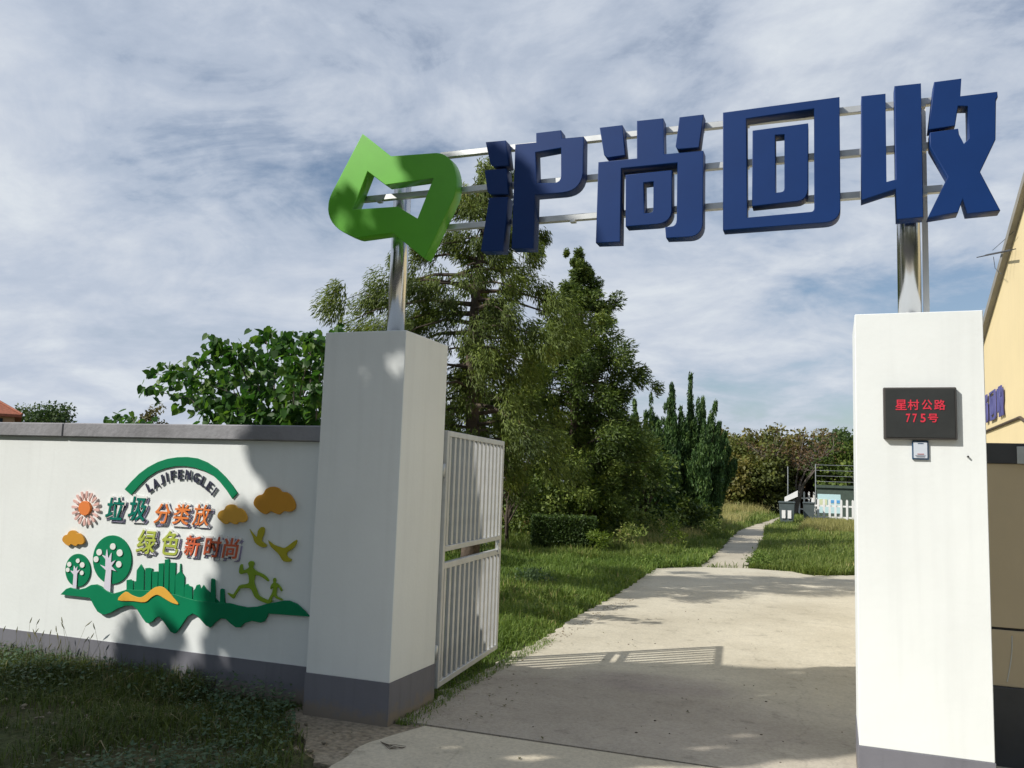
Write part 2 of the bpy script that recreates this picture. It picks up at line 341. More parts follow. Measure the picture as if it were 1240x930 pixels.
def bx(name, dims, mat, parent=None, c=0.0, **k):
    q = G(); q.box(*dims, c=c); return put(name, q.mesh(name), mat, parent, **k)
def fix_normals(me):
    import bmesh
    b = bmesh.new(); b.from_mesh(me); bmesh.ops.recalc_face_normals(b, faces=b.faces); b.to_mesh(me); b.free()

# plates: outlines cut from sheet, standing on a plane
def plate_mesh(name, loops, thick, bevel=0.0, plane='y', at=0.0, tol=None, side_index=False):
    """loops: list of closed outlines in plane coordinates; front face at `at`, body behind it"""
    cu = bpy.data.curves.new(name, 'CURVE'); cu.dimensions = '2D'; cu.fill_mode = 'BOTH'; cu.extrude = max(thick / 2 - bevel, 0.0005); cu.bevel_depth = bevel; cu.bevel_resolution = 1; cu.offset = -bevel
    for lp in loops:
        sp = cu.splines.new('POLY'); sp.points.add(len(lp) - 1); sp.use_cyclic_u = True
        for i, p in enumerate(lp): sp.points[i].co = (p[0], p[1], 0, 1)
    ob = bpy.data.objects.new('tmp', cu); me = bpy.data.meshes.new_from_object(ob)
    bpy.data.objects.remove(ob); bpy.data.curves.remove(cu)
    orient(me, plane, at + thick / 2 if plane == 'y' else at - thick / 2, side_index)
    me.materials.clear(); return me
def orient(me, plane, centre, side_index=False):
    n = len(me.vertices); co = np.empty(n * 3, np.float32); me.vertices.foreach_get('co', co); co = co.reshape(-1, 3)
    if side_index:
        nn = np.array([abs(p.normal[2]) for p in me.polygons]); me.polygons.foreach_set('material_index', (nn < 0.9).astype(np.int32)); me.update()
    if plane == 'y': o = np.stack([co[:, 0], centre - co[:, 2], co[:, 1]], 1)
    elif plane == 'x-': o = np.stack([centre - co[:, 2], -co[:, 0], co[:, 1]], 1)   # faces -X, reads towards -Y
    me.vertices.foreach_set('co', o.astype(np.float32).ravel()); me.update()
def px_y(pts, Y, ox=0.0, oy=0.0, s=1.0):
    out = []
    for a, b in pts:
        p = on_y(ox + a / s, oy + b / s, Y); out.append((p[0], p[2]))
    return out
def smooth_loop(pts, n=4):
    """closed Catmull-Rom through the points"""
    P = np.array(pts, float); m = len(P); out = []
    for i in range(m):
        p0, p1, p2, p3 = P[i - 1], P[i], P[(i + 1) % m], P[(i + 2) % m]
        for k in range(n):
            t = k / n; out.append(tuple(0.5 * ((2 * p1) + (-p0 + p2) * t + (2 * p0 - 5 * p1 + 4 * p2 - p3) * t * t + (-p0 + 3 * p1 - 3 * p2 + p3) * t ** 3)))
    return out
def glyph_mesh(ch, box, Y, thick, offset=0.02, shear=0.0, rot=0.0, rect=None, plane='y'):
    """lettering fitted to a box (x0,x1,z0,z1) on a plane"""
    cu = bpy.data.curves.new('t', 'FONT'); cu.body = ch; cu.size = 1.0; cu.extrude = 0.05; cu.offset = offset; cu.fill_mode = 'BOTH'; cu.resolution_u = 3
    ob = bpy.data.objects.new('tmp', cu); me = bpy.data.meshes.new_from_object(ob)
    bpy.data.objects.remove(ob); bpy.data.curves.remove(cu)
    n = len(me.vertices); co = np.empty(n * 3, np.float32); me.vertices.foreach_get('co', co); co = co.reshape(-1, 3)
    mn, mxx = co.min(0), co.max(0); c = (mn + mxx) / 2; q = (co - c) / np.maximum(mxx - mn, 1e-6)
    q[:, 0] *= box[1] - box[0]; q[:, 1] *= box[3] - box[2]; q[:, 2] *= thick
    q[:, 0] += q[:, 1] * shear
    cr, sr = math.cos(rot), math.sin(rot)
    x = q[:, 0] * cr - q[:, 1] * sr; y = q[:, 0] * sr + q[:, 1] * cr
    q[:, 0] = x + (box[0] + box[1]) / 2; q[:, 1] = y + (box[2] + box[3]) / 2
    me.vertices.foreach_set('co', q.astype(np.float32).ravel()); me.materials.clear()
    orient(me, plane, Y + thick / 2 if plane == 'y' else Y - thick / 2); return me

# ================================================================== THE SETTING
# ground sheet, finer and slightly uneven near the gate
def ground():
    xs = np.concatenate([[-700, -300, -120, -60], np.arange(-30, 14.1, 0.5), [30, 60, 120, 300, 700]])
    ys = np.concatenate([[-300, -80, -20], np.arange(-6, 50.1, 0.5), [60, 75, 100, 160, 300, 1200]])
    X, Y = np.meshgrid(xs, ys); Z = -0.012 + 0.010 * np.sin(X * 1.9 + Y * 0.7) * np.cos(Y * 1.3 - X * .4)
    Z = np.where((X > -4.2) & (Y < 18.4) | (np.abs(X) > 31) | (Y > 50), -0.02, Z)
    V = np.stack([X.ravel(), Y.ravel(), Z.ravel()], 1); nx, ny = len(xs), len(ys)
    i = (np.arange(ny - 1)[:, None] * nx + np.arange(nx - 1)[None]).ravel()
    put('ground', fast('ground', V, np.stack([i, i + 1, i + 1 + nx, i + nx], 1), smooth=True), M_soil, kind='structure', recenter=False)
ground()
def rough_edge(pts, step=0.09, amp=0.025, seed=3):
    r = np.random.default_rng(seed); out = []
    for a, b in zip(pts[:-1], pts[1:]):
        a, b = np.array(a, float), np.array(b, float); d = b - a; Ln = np.linalg.norm(d); n = max(1, int(Ln / step)); nn = np.array([-d[1], d[0]]) / Ln
        for k in range(n):
            out.append(tuple(a + d * k / n + nn * r.normal() * amp))
    out.append(pts[-1]); return out
DRIVE_L = [(-2.70, 5.215), (-2.72, 5.8), (-2.74, 7.09), (-2.78, 7.62), (-2.76, 8.29), (-2.88, 10.1), (-2.94, 12.5), (-3.19, 16.6)]
DRIVE_FAR = [(-3.19, 16.6), (-2.51, 17.5), (-1.6, 17.9), (-0.77, 17.8), (-0.38, 17.25), (0.33, 17.9), (1.9, 17.6)]
drive = rough_edge(DRIVE_L, amp=0.02) + rough_edge(DRIVE_FAR, amp=0.03, seed=5)[1:] + [(1.9, 5.8), (0.93, 5.8), (0.93, 5.215)]
def slab(name, poly, z0, z1, mat):
    q = G(); q.prism(poly, 'z', z0, z1); me = q.mesh(name); fix_normals(me); return put(name, me, mat, kind='structure')
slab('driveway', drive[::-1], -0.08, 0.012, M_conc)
apron = rough_edge([(-2.5, 1.35), (-2.52, 2.6), (-2.56, 3.4), (-2.58, 4.26), (-2.63, 4.62), (-2.47, 5.165)], amp=0.009, seed=9) + [(3.5, 5.198), (3.5, 1.3), (-2.5, 1.3)]
slab('apron', apron, -0.08, 0.016, M_conc2)
M_added_road = soilmat('added_asphalt', (0.045, 0.045, 0.045), (0.055, 0.055, 0.054), (0.065, 0.064, 0.062))
q = G(); q.prism([(-60, -5.5), (60, -5.5), (60, 1.28), (-60, 1.28)], 'z', -0.06, 0.002); me = q.mesh('road'); fix_normals(me); put('road', me, M_added_road, kind='structure')  # unseen dark road added to cut light bounced onto the shaded faces
PATH_L = [(-2.50, 17.55), (-2.72, 22.4), (-3.0, 27), (-3.33, 33), (-3.2, 40), (-2.9, 52)]
PATH_R = [(-2.75, 52), (-2.6, 40), (-2.57, 35.4), (-2.2, 30), (-1.88, 24), (-1.62, 17.92)]
slab('garden_path', rough_edge(PATH_L, 0.3, 0.06, 4) + rough_edge(PATH_R, 0.3, 0.05, 6), -0.06, 0.006, M_conc3)
q = G(); q.prism(rough_edge([(-3.5, 5.04), (-3.1, 4.72), (-2.85, 4.5), (-2.62, 4.2), (-2.3, 4.3), (-2.3, 5.6), (-3.4, 5.6), (-3.5, 5.04)], 0.12, 0.03)[:-1], 'z', -0.05, 0.003); me = q.mesh('dirt_patch'); fix_normals(me)
put('dirt_patch', me, M_dirt, kind='structure')

# ================================================================== WALL AND PILLARS
PX0, PX1, PY0, PY1, PH, SK = -3.315, -2.686, 5.072, 5.744, 2.5755, 0.274
WY = 5.25
wall = thing('boundary_wall', (-16, 5.35, 0), 'long low white boundary wall with grey coping running left from the gate pillar', 'wall')
bx('plaster_wall', (-30, PX0 + 0.05, WY, WY + 0.2, -0.1, 1.82), M_plaster, wall)
bx('skirting', (-30, PX0 + 0.05, WY - 0.006, WY + 0.1, -0.1, 0.266), M_skirt, wall, c=0.001)
x = PX0 - 0.002; k = 0
while x > -26:
    ln = 2.35 + 0.5 * random.random(); j = random.uniform(-0.003, 0.003)
    bx('coping_block', (x - ln + 0.004, x, WY - 0.035 + j, WY + 0.235, 1.822, 1.937 + j), M_coping, wall, c=0.008); x -= ln
def pillar(x0, x1, y0, y1, label):
    t = thing('gate_pillar', ((x0 + x1) / 2, (y0 + y1) / 2, 0), label, 'pillar', 'square gate pillars')
    bx('plaster_shaft', (x0, x1, y0, y1, SK, PH), M_plaster, t, c=0.003)
    bx('skirting', (x0 - 0.004, x1 + 0.004, y0 - 0.004, y1 + 0.004, -0.08, SK), M_skirt, t, c=0.002)
    return t
pillar(PX0, PX1, PY0, PY1, 'white square gate pillar in tree shade at the end of the long wall')
QX0, QX1 = 0.1135, 0.7434
rp = pillar(QX0, QX1, 5.046, 5.71, 'sunlit white square gate pillar carrying the red number display')
q = G(); q.tube([(0.655, 5.03, 1.80), (0.655, 5.05, 1.80)], 0.005, 6); put('nail', q.mesh('nail'), M_black, rp)

# beige steel panel behind the right pillar
bp_ = thing('steel_panel', (1.6, 6.03, 0), 'beige sheet steel gate panel with dark head rail behind the right pillar', 'gate panel')
bx('panel', (0.80, 2.0, 6.01, 6.05, 0.815, 1.80), M_beige, bp_, c=0.003)
bx('lower_panel', (0.80, 2.0, 6.01, 6.05, 0.47, 0.80), M_beige, bp_, c=0.003)
bx('seam', (0.80, 2.0, 6.02, 6.045, 0.80, 0.815), M_black, bp_)
bx('head_rail', (0.80, 2.0, 5.995, 6.06, 1.80, 1.925), M_dkmetal, bp_, c=0.004)
bx('sunlit_rail_bit', (1.045, 1.2, 5.985, 5.995, 1.80, 1.905), M_galv, bp_, c=0.002)  # pale plate stands in for the sunlit bit of the head rail
bx('plinth', (0.80, 2.0, 5.99, 6.07, -0.05, 0.47), M_dkmetal, bp_, c=0.004)
q = G(); arc = [(0.96 + 0.06 * math.sin(a) - .02 * a, 6.008, 0.50 + 0.20 * a) for a in np.linspace(0, 1.35, 12)]; q.tube(arc, 0.004, 5); put('scrape', q.mesh('scrape'), M_galv, bp_)

# ------------------------------------------------------------------ LED address display and plaque
FY = 5.010
led = thing('address_display', (0.43, 5.046, 1.88), 'dark number display with red lit characters on the right pillar', 'display')
bx('housing', (0.251, 0.606, FY + .004, 5.046, 1.884, 2.163), M_ledframe, led, c=0.004)
bx('screen', (0.262, 0.595, FY, FY + 0.006, 1.895, 2.153), M_led, led)
def ptz(px, py, Y=FY): p = on_y(px, py, Y); return p[0], p[2]
row1 = [(1084, 1098, '星'), (1099, 1113, '村'), (1116, 1129, '公'), (1131, 1145, '路')]
for a, b, ch in row1:
    x0, z1 = ptz(a, 484); x1, z0 = ptz(b, 496.5); me = glyph_mesh(ch, (x0, x1, z0, z1), FY - 0.003, 0.002, 0.014); put('red_character', me, M_red, led)
for a, b, ch in [(1097, 1102.5, '7'), (1105, 1110.5, '7'), (1114.5, 1121, '5'), (1123.5, 1136, '号')]:
    x0, z1 = ptz(a, 501); x1, z0 = ptz(b, 511.5); me = glyph_mesh(ch, (x0, x1, z0, z1), FY - 0.003, 0.002, 0.018); put('red_character', me, M_red, led)
pq = thing('wall_plaque', (0.43, 5.046, 1.78), 'small blue framed notice plaque under the number display', 'plaque')
bx('plaque_frame', (0.390, 0.470, 5.034, 5.046, 1.779, 1.879), M_pblue, pq, c=0.002)
bx('plaque_face', (0.397, 0.463, 5.031, 5.036, 1.787, 1.871), M_pwhite, pq)
for zz0, zz1, xa, xb, mm in ((1.806, 1.810, .415, .447, M_pink), (1.798, 1.801, .405, .455, M_pgrey), (1.792, 1.795, .41, .45, M_pgrey), (1.862, 1.866, .418, .445, M_pblue)):
    bx('printed_line', (xa, xb, 5.0295, 5.032, zz0, zz1), mm, pq)

# ------------------------------------------------------------------ swing gate (left leaf, standing open)
GL, GZ0, GZ1 = 1.60, 0.097, 1.946
gate = thing('swing_gate', (PX1 + 0.0, PY1 + 0.01, 0), 'grey white barred gate leaf standing open behind the shaded pillar', 'gate', rz=math.pi / 2 + 0.0995)
def gpart(name, dims, mat=M_gate, c=0.003, label=None):
    q = G(); q.box(*dims, c=c); me = q.mesh(name); me.materials.append(mat); o = bpy.data.objects.new(name, me); C.objects.link(o); o.parent = gate; return o
T = 0.02
gpart('stile', (0.012, 0.055, -T, T, GZ0, GZ1)); gpart('stile', (GL - 0.045, GL, -T, T, GZ0, GZ1))
for z0, z1 in ((GZ0, GZ0 + 0.042), (0.934, 0.979), (1.060, 1.100), (GZ1 - 0.042, GZ1)):
    gpart('rail', (0.055, GL - 0.045, -T, T, z0, z1))
nb = 13; pitch = (GL - 0.10) / nb
for (z0, z1) in ((GZ0 + 0.042, 0.934), (1.100, GZ1 - 0.042)):
    me0 = None
    for i in range(nb):
        xc = 0.055 + pitch * (i + 0.5)
        if me0 is None:
            qq = G(); qq.box(-0.022, 0.022, -0.012, 0.012, 0, z1 - z0, c=0.002); me0 = qq.mesh('bar'); me0.materials.append(M_gate)
        o = bpy.data.objects.new('bar', me0); C.objects.link(o); o.parent = gate; o.location = (xc, 0, z0)
for z in (0.35, 1.65):
    q = G(); q.tube([(0.0, 0, z - .05), (0.0, 0, z + .05)], 0.014, 10); me = q.mesh('hinge', True); me.materials.append(M_galv); o = bpy.data.objects.new('hinge', me); C.objects.link(o); o.parent = gate
q = G(); q.box(GL - 0.14, GL - 0.05, -0.03, -0.022, 1.005, 1.035); q.tube([(GL - 0.12, -0.026, 1.0), (GL - 0.12, -0.026, 0.955)], 0.007, 6); q.box(GL - .10, GL - .07, -.032, .0, 0.985, 1.058)
me = q.mesh('latch'); me.materials.append(M_galv); o = bpy.data.objects.new('latch', me); C.objects.link(o); o.parent = gate

# ================================================================== THE OVERHEAD SIGN
SY = 5.22; TH = 0.105
sign = thing('gate_sign', (-1.2, 5.44, PH), 'overhead gate sign of green emblem and four big blue characters on steel rails', 'sign')
for px_ in (476.0, 1102.5):
    c_ = on_y(px_, 398 if px_ < 600 else 376, 5.40)
    q = G(); q.tube([(c_[0], 5.44, PH - 0.001), (c_[0], 5.44, 3.93)], 0.064, 24); put('post', q.mesh('post', True), M_steel, sign)
    q = G(); q.tube([(c_[0], 5.44, PH + 0.0005), (c_[0], 5.44, PH + 0.006)], 0.095, 20); put('base_flange', q.mesh('base_flange'), M_galv, sign)
q = G(); q.box(0.50, 0.53, 5.46, 5.50, PH, 3.9); put('conduit', q.mesh('conduit'), M_picket, sign)
for z, xa, xb in ((3.885, -2.62, 0.66), (3.615, -3.42, 0.62), (3.352, -2.72, 0.60)):
    bx('rail', (xa, xb, SY + TH + 0.002, SY + TH + 0.042, z - 0.021, z + 0.021), M_galv, sign, c=0.003)
def sign_piece(name, loops_px, ox, oy, s, mats, label=None):
    loops = [px_y(lp, SY, ox, oy, s) for lp in loops_px]
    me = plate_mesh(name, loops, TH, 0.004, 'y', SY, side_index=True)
    return put(name, me, mats, sign, label=label)
def arcpts(p0, c, p1, n=5):
    """quadratic corner from p0 to p1 with control c"""
    return [tuple((1 - t) ** 2 * np.array(p0) + 2 * t * (1 - t) * np.array(c) + t * t * np.array(p1)) for t in np.linspace(0, 1, n + 1)]
# emblem
em_out = [(228, 85), (360, 190), (560, 175)] + arcpts((575, 174), (655, 178), (668, 290), 8) + arcpts((668, 320), (668, 355), (655, 390), 5) + [(520, 672), (370, 550), (205, 573)] + arcpts((190, 570), (70, 530), (66, 440), 8) + arcpts((68, 410), (72, 380), (98, 335), 5)
em_in = [(252, 262), (180, 440), (392, 428), (485, 483), (561, 293), (335, 324)]
em_in = [(252, 262), (182, 440), (392, 426), (486, 482), (561, 293), (335, 325)]
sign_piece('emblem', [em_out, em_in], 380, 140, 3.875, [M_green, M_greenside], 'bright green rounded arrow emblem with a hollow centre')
Z2 = (560, 80, 3.875)
hu = [[(108, 356), (202, 348), (217, 466), (145, 472), (130, 458)], [(104, 488), (205, 480), (215, 600), (130, 602), (116, 588)], [(125, 617), (213, 613), (190, 868), (85, 868)],
      [(247, 367), (345, 357), (345, 313), (462, 300), (466, 339), (568, 330)] + arcpts((566, 500), (556, 585), (470, 594), 7) + [(340, 605), (333, 856), (230, 856)],
      [(343, 405), (347, 547), (430, 547)] + arcpts((430, 547), (460, 545), (462, 515), 4) + [(462, 383)]]
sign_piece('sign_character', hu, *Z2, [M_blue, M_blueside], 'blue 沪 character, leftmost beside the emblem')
shang = [[(643, 288), (750, 276), (764, 418), (680, 430), (664, 416)], [(1018, 239), (1131, 226), (1110, 382), (1010, 390), (1000, 376)],
         [(637, 450), (818, 432), (818, 256), (942, 244), (945, 413), (1130, 396), (1128, 735)] + arcpts((1128, 740), (1122, 798), (1060, 802), 6) + [(955, 806), (950, 755), (980, 752)] + arcpts((980, 752), (1003, 750), (1005, 720), 4) + [(1008, 452), (745, 480), (740, 825), (625, 829)],
         [(765, 510), (982, 487), (982, 680)] + arcpts((982, 685), (972, 738), (910, 742), 6) + [(765, 752)], [(850, 547), (852, 690), (880, 688)] + arcpts((880, 688), (895, 686), (895, 668), 3) + [(896, 541)]]
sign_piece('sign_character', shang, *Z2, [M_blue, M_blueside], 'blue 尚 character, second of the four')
Z3 = (860, 80, 3.263)
hui = [[(50, 183), (511, 121), (515, 560)] + arcpts((515, 565), (510, 615), (450, 619), 6) + [(50, 648)], [(143, 208), (145, 598), (400, 575)] + arcpts((400, 575), (410, 573), (411, 560), 3) + [(410, 167)],
       [(167, 254), (387, 225), (387, 480)] + arcpts((387, 485), (384, 532), (340, 535), 5) + [(165, 553)], [(257, 273), (258, 500), (280, 497)] + arcpts((280, 497), (292, 496), (293, 482), 3) + [(293, 269)]]
sign_piece('sign_character', hui, *Z3, [M_blue, M_blueside], 'blue 回 character, third of the four')
shou = [[(597, 118), (693, 108), (697, 457), (733, 447), (728, 78), (833, 67), (843, 597), (737, 605), (733, 485), (597, 530)],
        [(885, 62), (993, 48), (989, 118), (1135, 100), (1137, 122), (1130, 130), (1128, 290), (1067, 418), (1147, 570), (1015, 583), (998, 525), (980, 578), (860, 598), (938, 438), (868, 318), (868, 262), (980, 246), (984, 270), (1003, 306), (1021, 285), (1018, 157), (980, 158), (968, 236), (862, 250)]]
sign_piece('sign_character', shou, *Z3, [M_blue, M_blueside], 'blue 收 character, rightmost above the sunlit pillar')

for z in (3.885, 3.615, 3.352):
    for xb in (-3.1, -1.9, -1.62, -1.3, -.78, -.5, -.08, .2, .5):
        if z > 3.8 and xb < -2.5: continue
        bx('fixing_bracket', (xb - .018, xb + .018, SY + TH - .001, SY + TH + .0445, z - .032, z - .0215), M_galv, sign)

# ================================================================== WALL RELIEFS
def relief(name, loops, thick, mat, parent=None, stand=0.0, **k):
    """loops already in wall coordinates; stand = gap between wall and plate"""
    at = WY - stand - thick - 0.0
    me = plate_mesh(name, loops, thick, min(0.0018, thick * .2), 'y', at); return put(name, me, mat, parent, **k)
A4 = (60, 540, 3.752); A5 = (60, 680, 7.515); A6 = (200, 640, 6.643)
def wpx(pts, A, stand=0.012): return px_y(pts, WY - stand, *A)
def wthing(name, c, A, label, cat, group=None):
    p = px_y([c], WY, *A)[0]; return thing(name, (p[0], WY, p[1]), label, cat, group)
# arch
outer = [(340, 197), (370, 162), (405, 127), (445, 97), (490, 73), (535, 58), (580, 51), (625, 50), (670, 56), (715, 74), (760, 104), (800, 143), (830, 180), (853, 214)]
inner = [(830, 241), (805, 203), (775, 165), (740, 132), (700, 112), (655, 98), (615, 92), (570, 93), (525, 102), (485, 117), (445, 143), (405, 183), (370, 223)]
relief('arch_band', [wpx(outer + inner, A4)], 0.012, M_wgreen, label='green curved arch band above the slogan on the wall', cat='wall relief')
# arched lettering
t = wthing('arched_lettering', (600, 190), A4, 'dark capital letters LAJIFENGLEI curving under the green arch', 'lettering')
LT = [('L', 452, 187, 34), ('A', 482, 170, 28), ('J', 510, 154, 22), ('I', 533, 142, 17), ('F', 560, 134, 10), ('E', 593, 130, 4), ('N', 629, 132, -5), ('G', 666, 144, -14), ('L', 698, 162, -24), ('E', 725, 184, -32), ('I', 747, 207, -38)]
for ch, cx_, cy_, an in LT:
    wd = {'I': 4.5, 'N': 14, 'G': 14.5, 'A': 15.5, 'J': 10, 'F': 11.5, 'E': 11.5}.get(ch, 12)
    (xa, za), (xb, zb) = px_y([(cx_ - wd, cy_ + 22), (cx_ + wd, cy_ - 22)], WY - 0.012, *A4)
    put('letter', glyph_mesh(ch, (xa, xb, za, zb), WY - 0.014, 0.008, 0.022 if ch != 'I' else 0.0, rot=R(an)), M_wnavy, t)
# slogan words
def word(chars, label, mat, nm='slogan_word'):
    cx0 = chars[0][1]; t = wthing(nm, (cx0, chars[0][2]), A4, label, 'lettering', 'slogan words on the white wall')
    for ch, cx_, cy_, wd, ht in chars:
        (xa, za), (xb, zb) = px_y([(cx_ - wd / 2, cy_ + ht / 2), (cx_ + wd / 2, cy_ - ht / 2)], WY - 0.02, *A4)
        b = put('character', glyph_mesh(ch, (xa, xb, za, zb), WY - 0.020, 0.005, 0.0 if ch == '放' else 0.014, shear=0.14), mat, t)
        pad = 0.016; put('white_backing', glyph_mesh(ch, (xa - pad, xb + pad, za - pad, zb + pad), WY - 0.0145, 0.006, 0.05, shear=0.14), M_wwhite, b)
        put('shadow_plate', glyph_mesh(ch, (xa + .006, xb + pad + .007, za - pad - .007, zb - .006), WY - 0.0080, 0.0080, 0.03, shear=0.14), M_wshadow, b)  # purple copy shifted down and right paints the character's cast shadow
word([('垃', 296, 284, 84, 98), ('圾', 400, 285, 88, 106)], 'teal two character slogan word 垃圾 beside the orange sun', M_wteal)
word([('分', 512, 308, 76, 88), ('类', 600, 311, 80, 88), ('放', 690, 314, 82, 92)], 'orange three character slogan word 分类放 left of the middle cloud', M_worange)
word([('绿', 440, 436, 92, 104), ('色', 548, 441, 88, 104)], 'lime green two character slogan word 绿色 on the lower line', M_wlime)
word([('新', 648, 453, 74, 88), ('时', 740, 459, 78, 88), ('尚', 822, 465, 74, 88)], 'orange red three character slogan word 新时尚, right end of the lower line', M_wred)
# sun
t = wthing('sun_relief', (165, 283), A4, 'orange sun with pale pink petal rays at the left of the slogan', 'wall relief')
def ell(cx_, cy_, rx, ry, n=24, ph=0): return [(cx_ + rx * math.cos(a + ph), cy_ + ry * math.sin(a + ph)) for a in np.linspace(0, 2 * math.pi, n, endpoint=False)]
relief('sun_disc', [wpx(ell(162, 283, 27, 33), A4)], 0.022, M_worange, t)
for k in range(16):
    a = 2 * math.pi * k / 16 + 0.1; ca, sa = math.cos(a), math.sin(a); pts = []
    for u, v in ((0.52, 0), (0.62, 0.055), (0.85, 0.085), (0.97, 0.07), (1.0, 0), (0.97, -0.07), (0.85, -0.085), (0.62, -0.055)):
        pts.append((166 + 64 * (u * ca - v * sa), 284 + 80 * (u * sa + v * ca)))
    relief('petal_ray', [wpx(pts, A4)], 0.008, M_wpink, t, stand=0.012)
# clouds
def cloud(cx_, cy_, wd, ht, mat, label):
    base = [(-.5, .12), (-.47, -.08), (-.38, -.2), (-.28, -.24), (-.2, -.42), (-.05, -.5), (.1, -.45), (.18, -.32), (.3, -.3), (.42, -.14), (.5, .12), (.47, .3), (.36, .38), (.22, .36), (.12, .47), (0, .42), (-.1, .36), (-.2, .46), (-.32, .4), (-.4, .3)]
    pts = smooth_loop([(cx_ + a * wd, cy_ + b * ht) for a, b in base], 3)
    relief('cloud_relief', [wpx(pts, A4, .02)], 0.014, mat, stand=0.008, label=label, cat='wall relief', group='cloud reliefs on the white wall')
cloud(108, 420, 100, 74, M_wamber, 'small amber cloud relief below the sun at the far left')
cloud(830, 312, 134, 94, M_wyellow, 'sunlit yellow cloud relief beside the slogan under the arch end')  # lighter paint than the other clouds carries the sunlight on this one
cloud(1022, 250, 190, 130, M_wamber, 'large shaded amber cloud relief, topmost right of the arch')
# trees
def rtree(c, rx, ry, dots, trunk, label):
    t = wthing('tree_relief', c, A4, label, 'wall relief', 'round tree reliefs on the white wall')
    relief('round_crown', [wpx(ell(c[0], c[1], rx, ry, 40), A4)], 0.010, M_wgreen, t)
    relief('white_trunk', [wpx(trunk, A4)], 0.006, M_wpale, t, stand=0.0115)
    for dx_, dy_, r_ in dots: relief('white_fruit', [wpx(ell(dx_, dy_, r_, r_ * 1.15, 14), A4)], 0.005, M_wwhite, t, stand=0.0115)
rtree((283, 517), 88, 111, [(289, 457, 13), (320, 486, 14), (227, 483, 13), (213, 515, 12), (316, 538, 13)],
      [(246, 658), (258, 565), (232, 540), (255, 550), (256, 515), (240, 495), (256, 502), (262, 470), (268, 512), (283, 485), (280, 530), (302, 518), (284, 545), (306, 570), (283, 562), (278, 664)], 'large round tree relief with white fruit on the green hill')
rtree((127, 565), 57, 75, [(130, 522, 9), (91, 538, 10), (150, 541, 11), (84, 563, 9), (148, 577, 9)],
      [(106, 646), (111, 585), (96, 566), (110, 570), (113, 545), (119, 560), (128, 548), (125, 568), (142, 560), (128, 580), (124, 648)], 'small round tree relief at the left end of the green hill')
# skyline: every tower its own piece
t = wthing('skyline_relief', (560, 640), A4, 'green city skyline relief of towers and chimneys on the hill', 'wall relief')
def tower(pts, A, st=0.0, mat=M_wgreen, nm='tower'): relief(nm, [wpx(pts, A)], 0.010, mat, t, stand=st)
tower([(697, 168), (735, 162), (740, 172), (757, 174), (757, 330), (697, 330)], A5)
tower([(768, 180), (785, 178), (790, 80), (828, 25), (857, 75), (855, 330), (768, 330)], A5)
tower([(868, 60), (900, 57), (935, 66), (925, 100), (918, 330), (866, 330)], A5)
tower([(932, 92), (980, 90), (985, 120), (978, 330), (930, 330)], A5)
tower([(990, 18), (1035, 14), (1030, 330), (986, 330)], A5)
tower([(1045, -18), (1085, -22), (1080, 330), (1040, 330)], A5)
tower([(1092, 10), (1145, 12), (1135, 330), (1088, 330)], A5)
tower([(1142, 130), (1160, 110), (1180, 92), (1184, 20), (1192, 20), (1196, 92), (1225, 135), (1222, 330), (1140, 330)], A5)
tower([(152, 475), (158, 450), (178, 445), (190, 462), (212, 468), (218, 600), (150, 600)], A6)
tower([(226, 500), (240, 480), (250, 455), (270, 450), (280, 480), (290, 480), (305, 455), (330, 490), (375, 530), (430, 590), (450, 610), (222, 610)], A6)
tower([(374, 408), (382, 400), (398, 405), (405, 412), (410, 600), (370, 600)], A6, 0.0105, nm='chimney')
tower([(448, 490), (460, 482), (480, 488), (484, 600), (444, 610)], A6, 0.0105, nm='chimney')
# hill
def a6to5(p): return ((200 + p[0] / 6.643 - 60) * 7.515, (640 + p[1] / 6.643 - 680) * 7.515)
top = [(105, 297), (155, 248), (190, 236), (260, 256), (330, 240), (380, 212), (430, 207), (470, 225), (515, 262), (575, 292), (640, 275), (700, 255), (900, 262), (1150, 300)] + [a6to5(p) for p in [(180, 560), (260, 580), (340, 590), (420, 597), (520, 600), (590, 620), (660, 633), (740, 628), (820, 605), (900, 590), (950, 580), (1000, 580), (1060, 605), (1110, 650), (1163, 706)]]
bot = [(105, 300), (370, 330), (385, 358), (403, 395), (440, 455), (475, 478), (505, 483), (560, 465), (620, 430), (690, 403), (760, 403), (800, 435), (850, 515), (880, 555), (905, 563), (940, 545), (975, 508), (1003, 500), (1050, 560), (1105, 638), (1140, 655), (1180, 630)] + [a6to5(p) for p in [(55, 840), (85, 842), (120, 800), (180, 710), (225, 683), (265, 705), (330, 780), (365, 797), (410, 750), (450, 722), (490, 728), (530, 765), (570, 795), (605, 795), (640, 760), (700, 743), (770, 757), (800, 745), (825, 700), (830, 684), (1160, 709)]]
bot = [p for i, p in enumerate(bot) if i not in (21, 22)]
relief('hill_relief', [wpx(top + bot[::-1], A5, .02)], 0.014, M_wgreen, stand=0.0115, label='long wavy dark green hill relief under the skyline and trees', cat='wall relief')
yr = smooth_loop([(622, 350), (690, 275), (750, 305), (820, 327), (870, 305), (950, 240), (1020, 228), (1075, 265), (1130, 330), (1175, 388), (1120, 378), (1060, 345), (985, 303), (930, 325), (870, 370), (760, 360)], 3)
relief('ridge_relief', [wpx(yr, A5, .03)], 0.006, M_wyellow, stand=0.026, label='yellow wavy ridge relief in front of the green skyline', cat='wall relief')
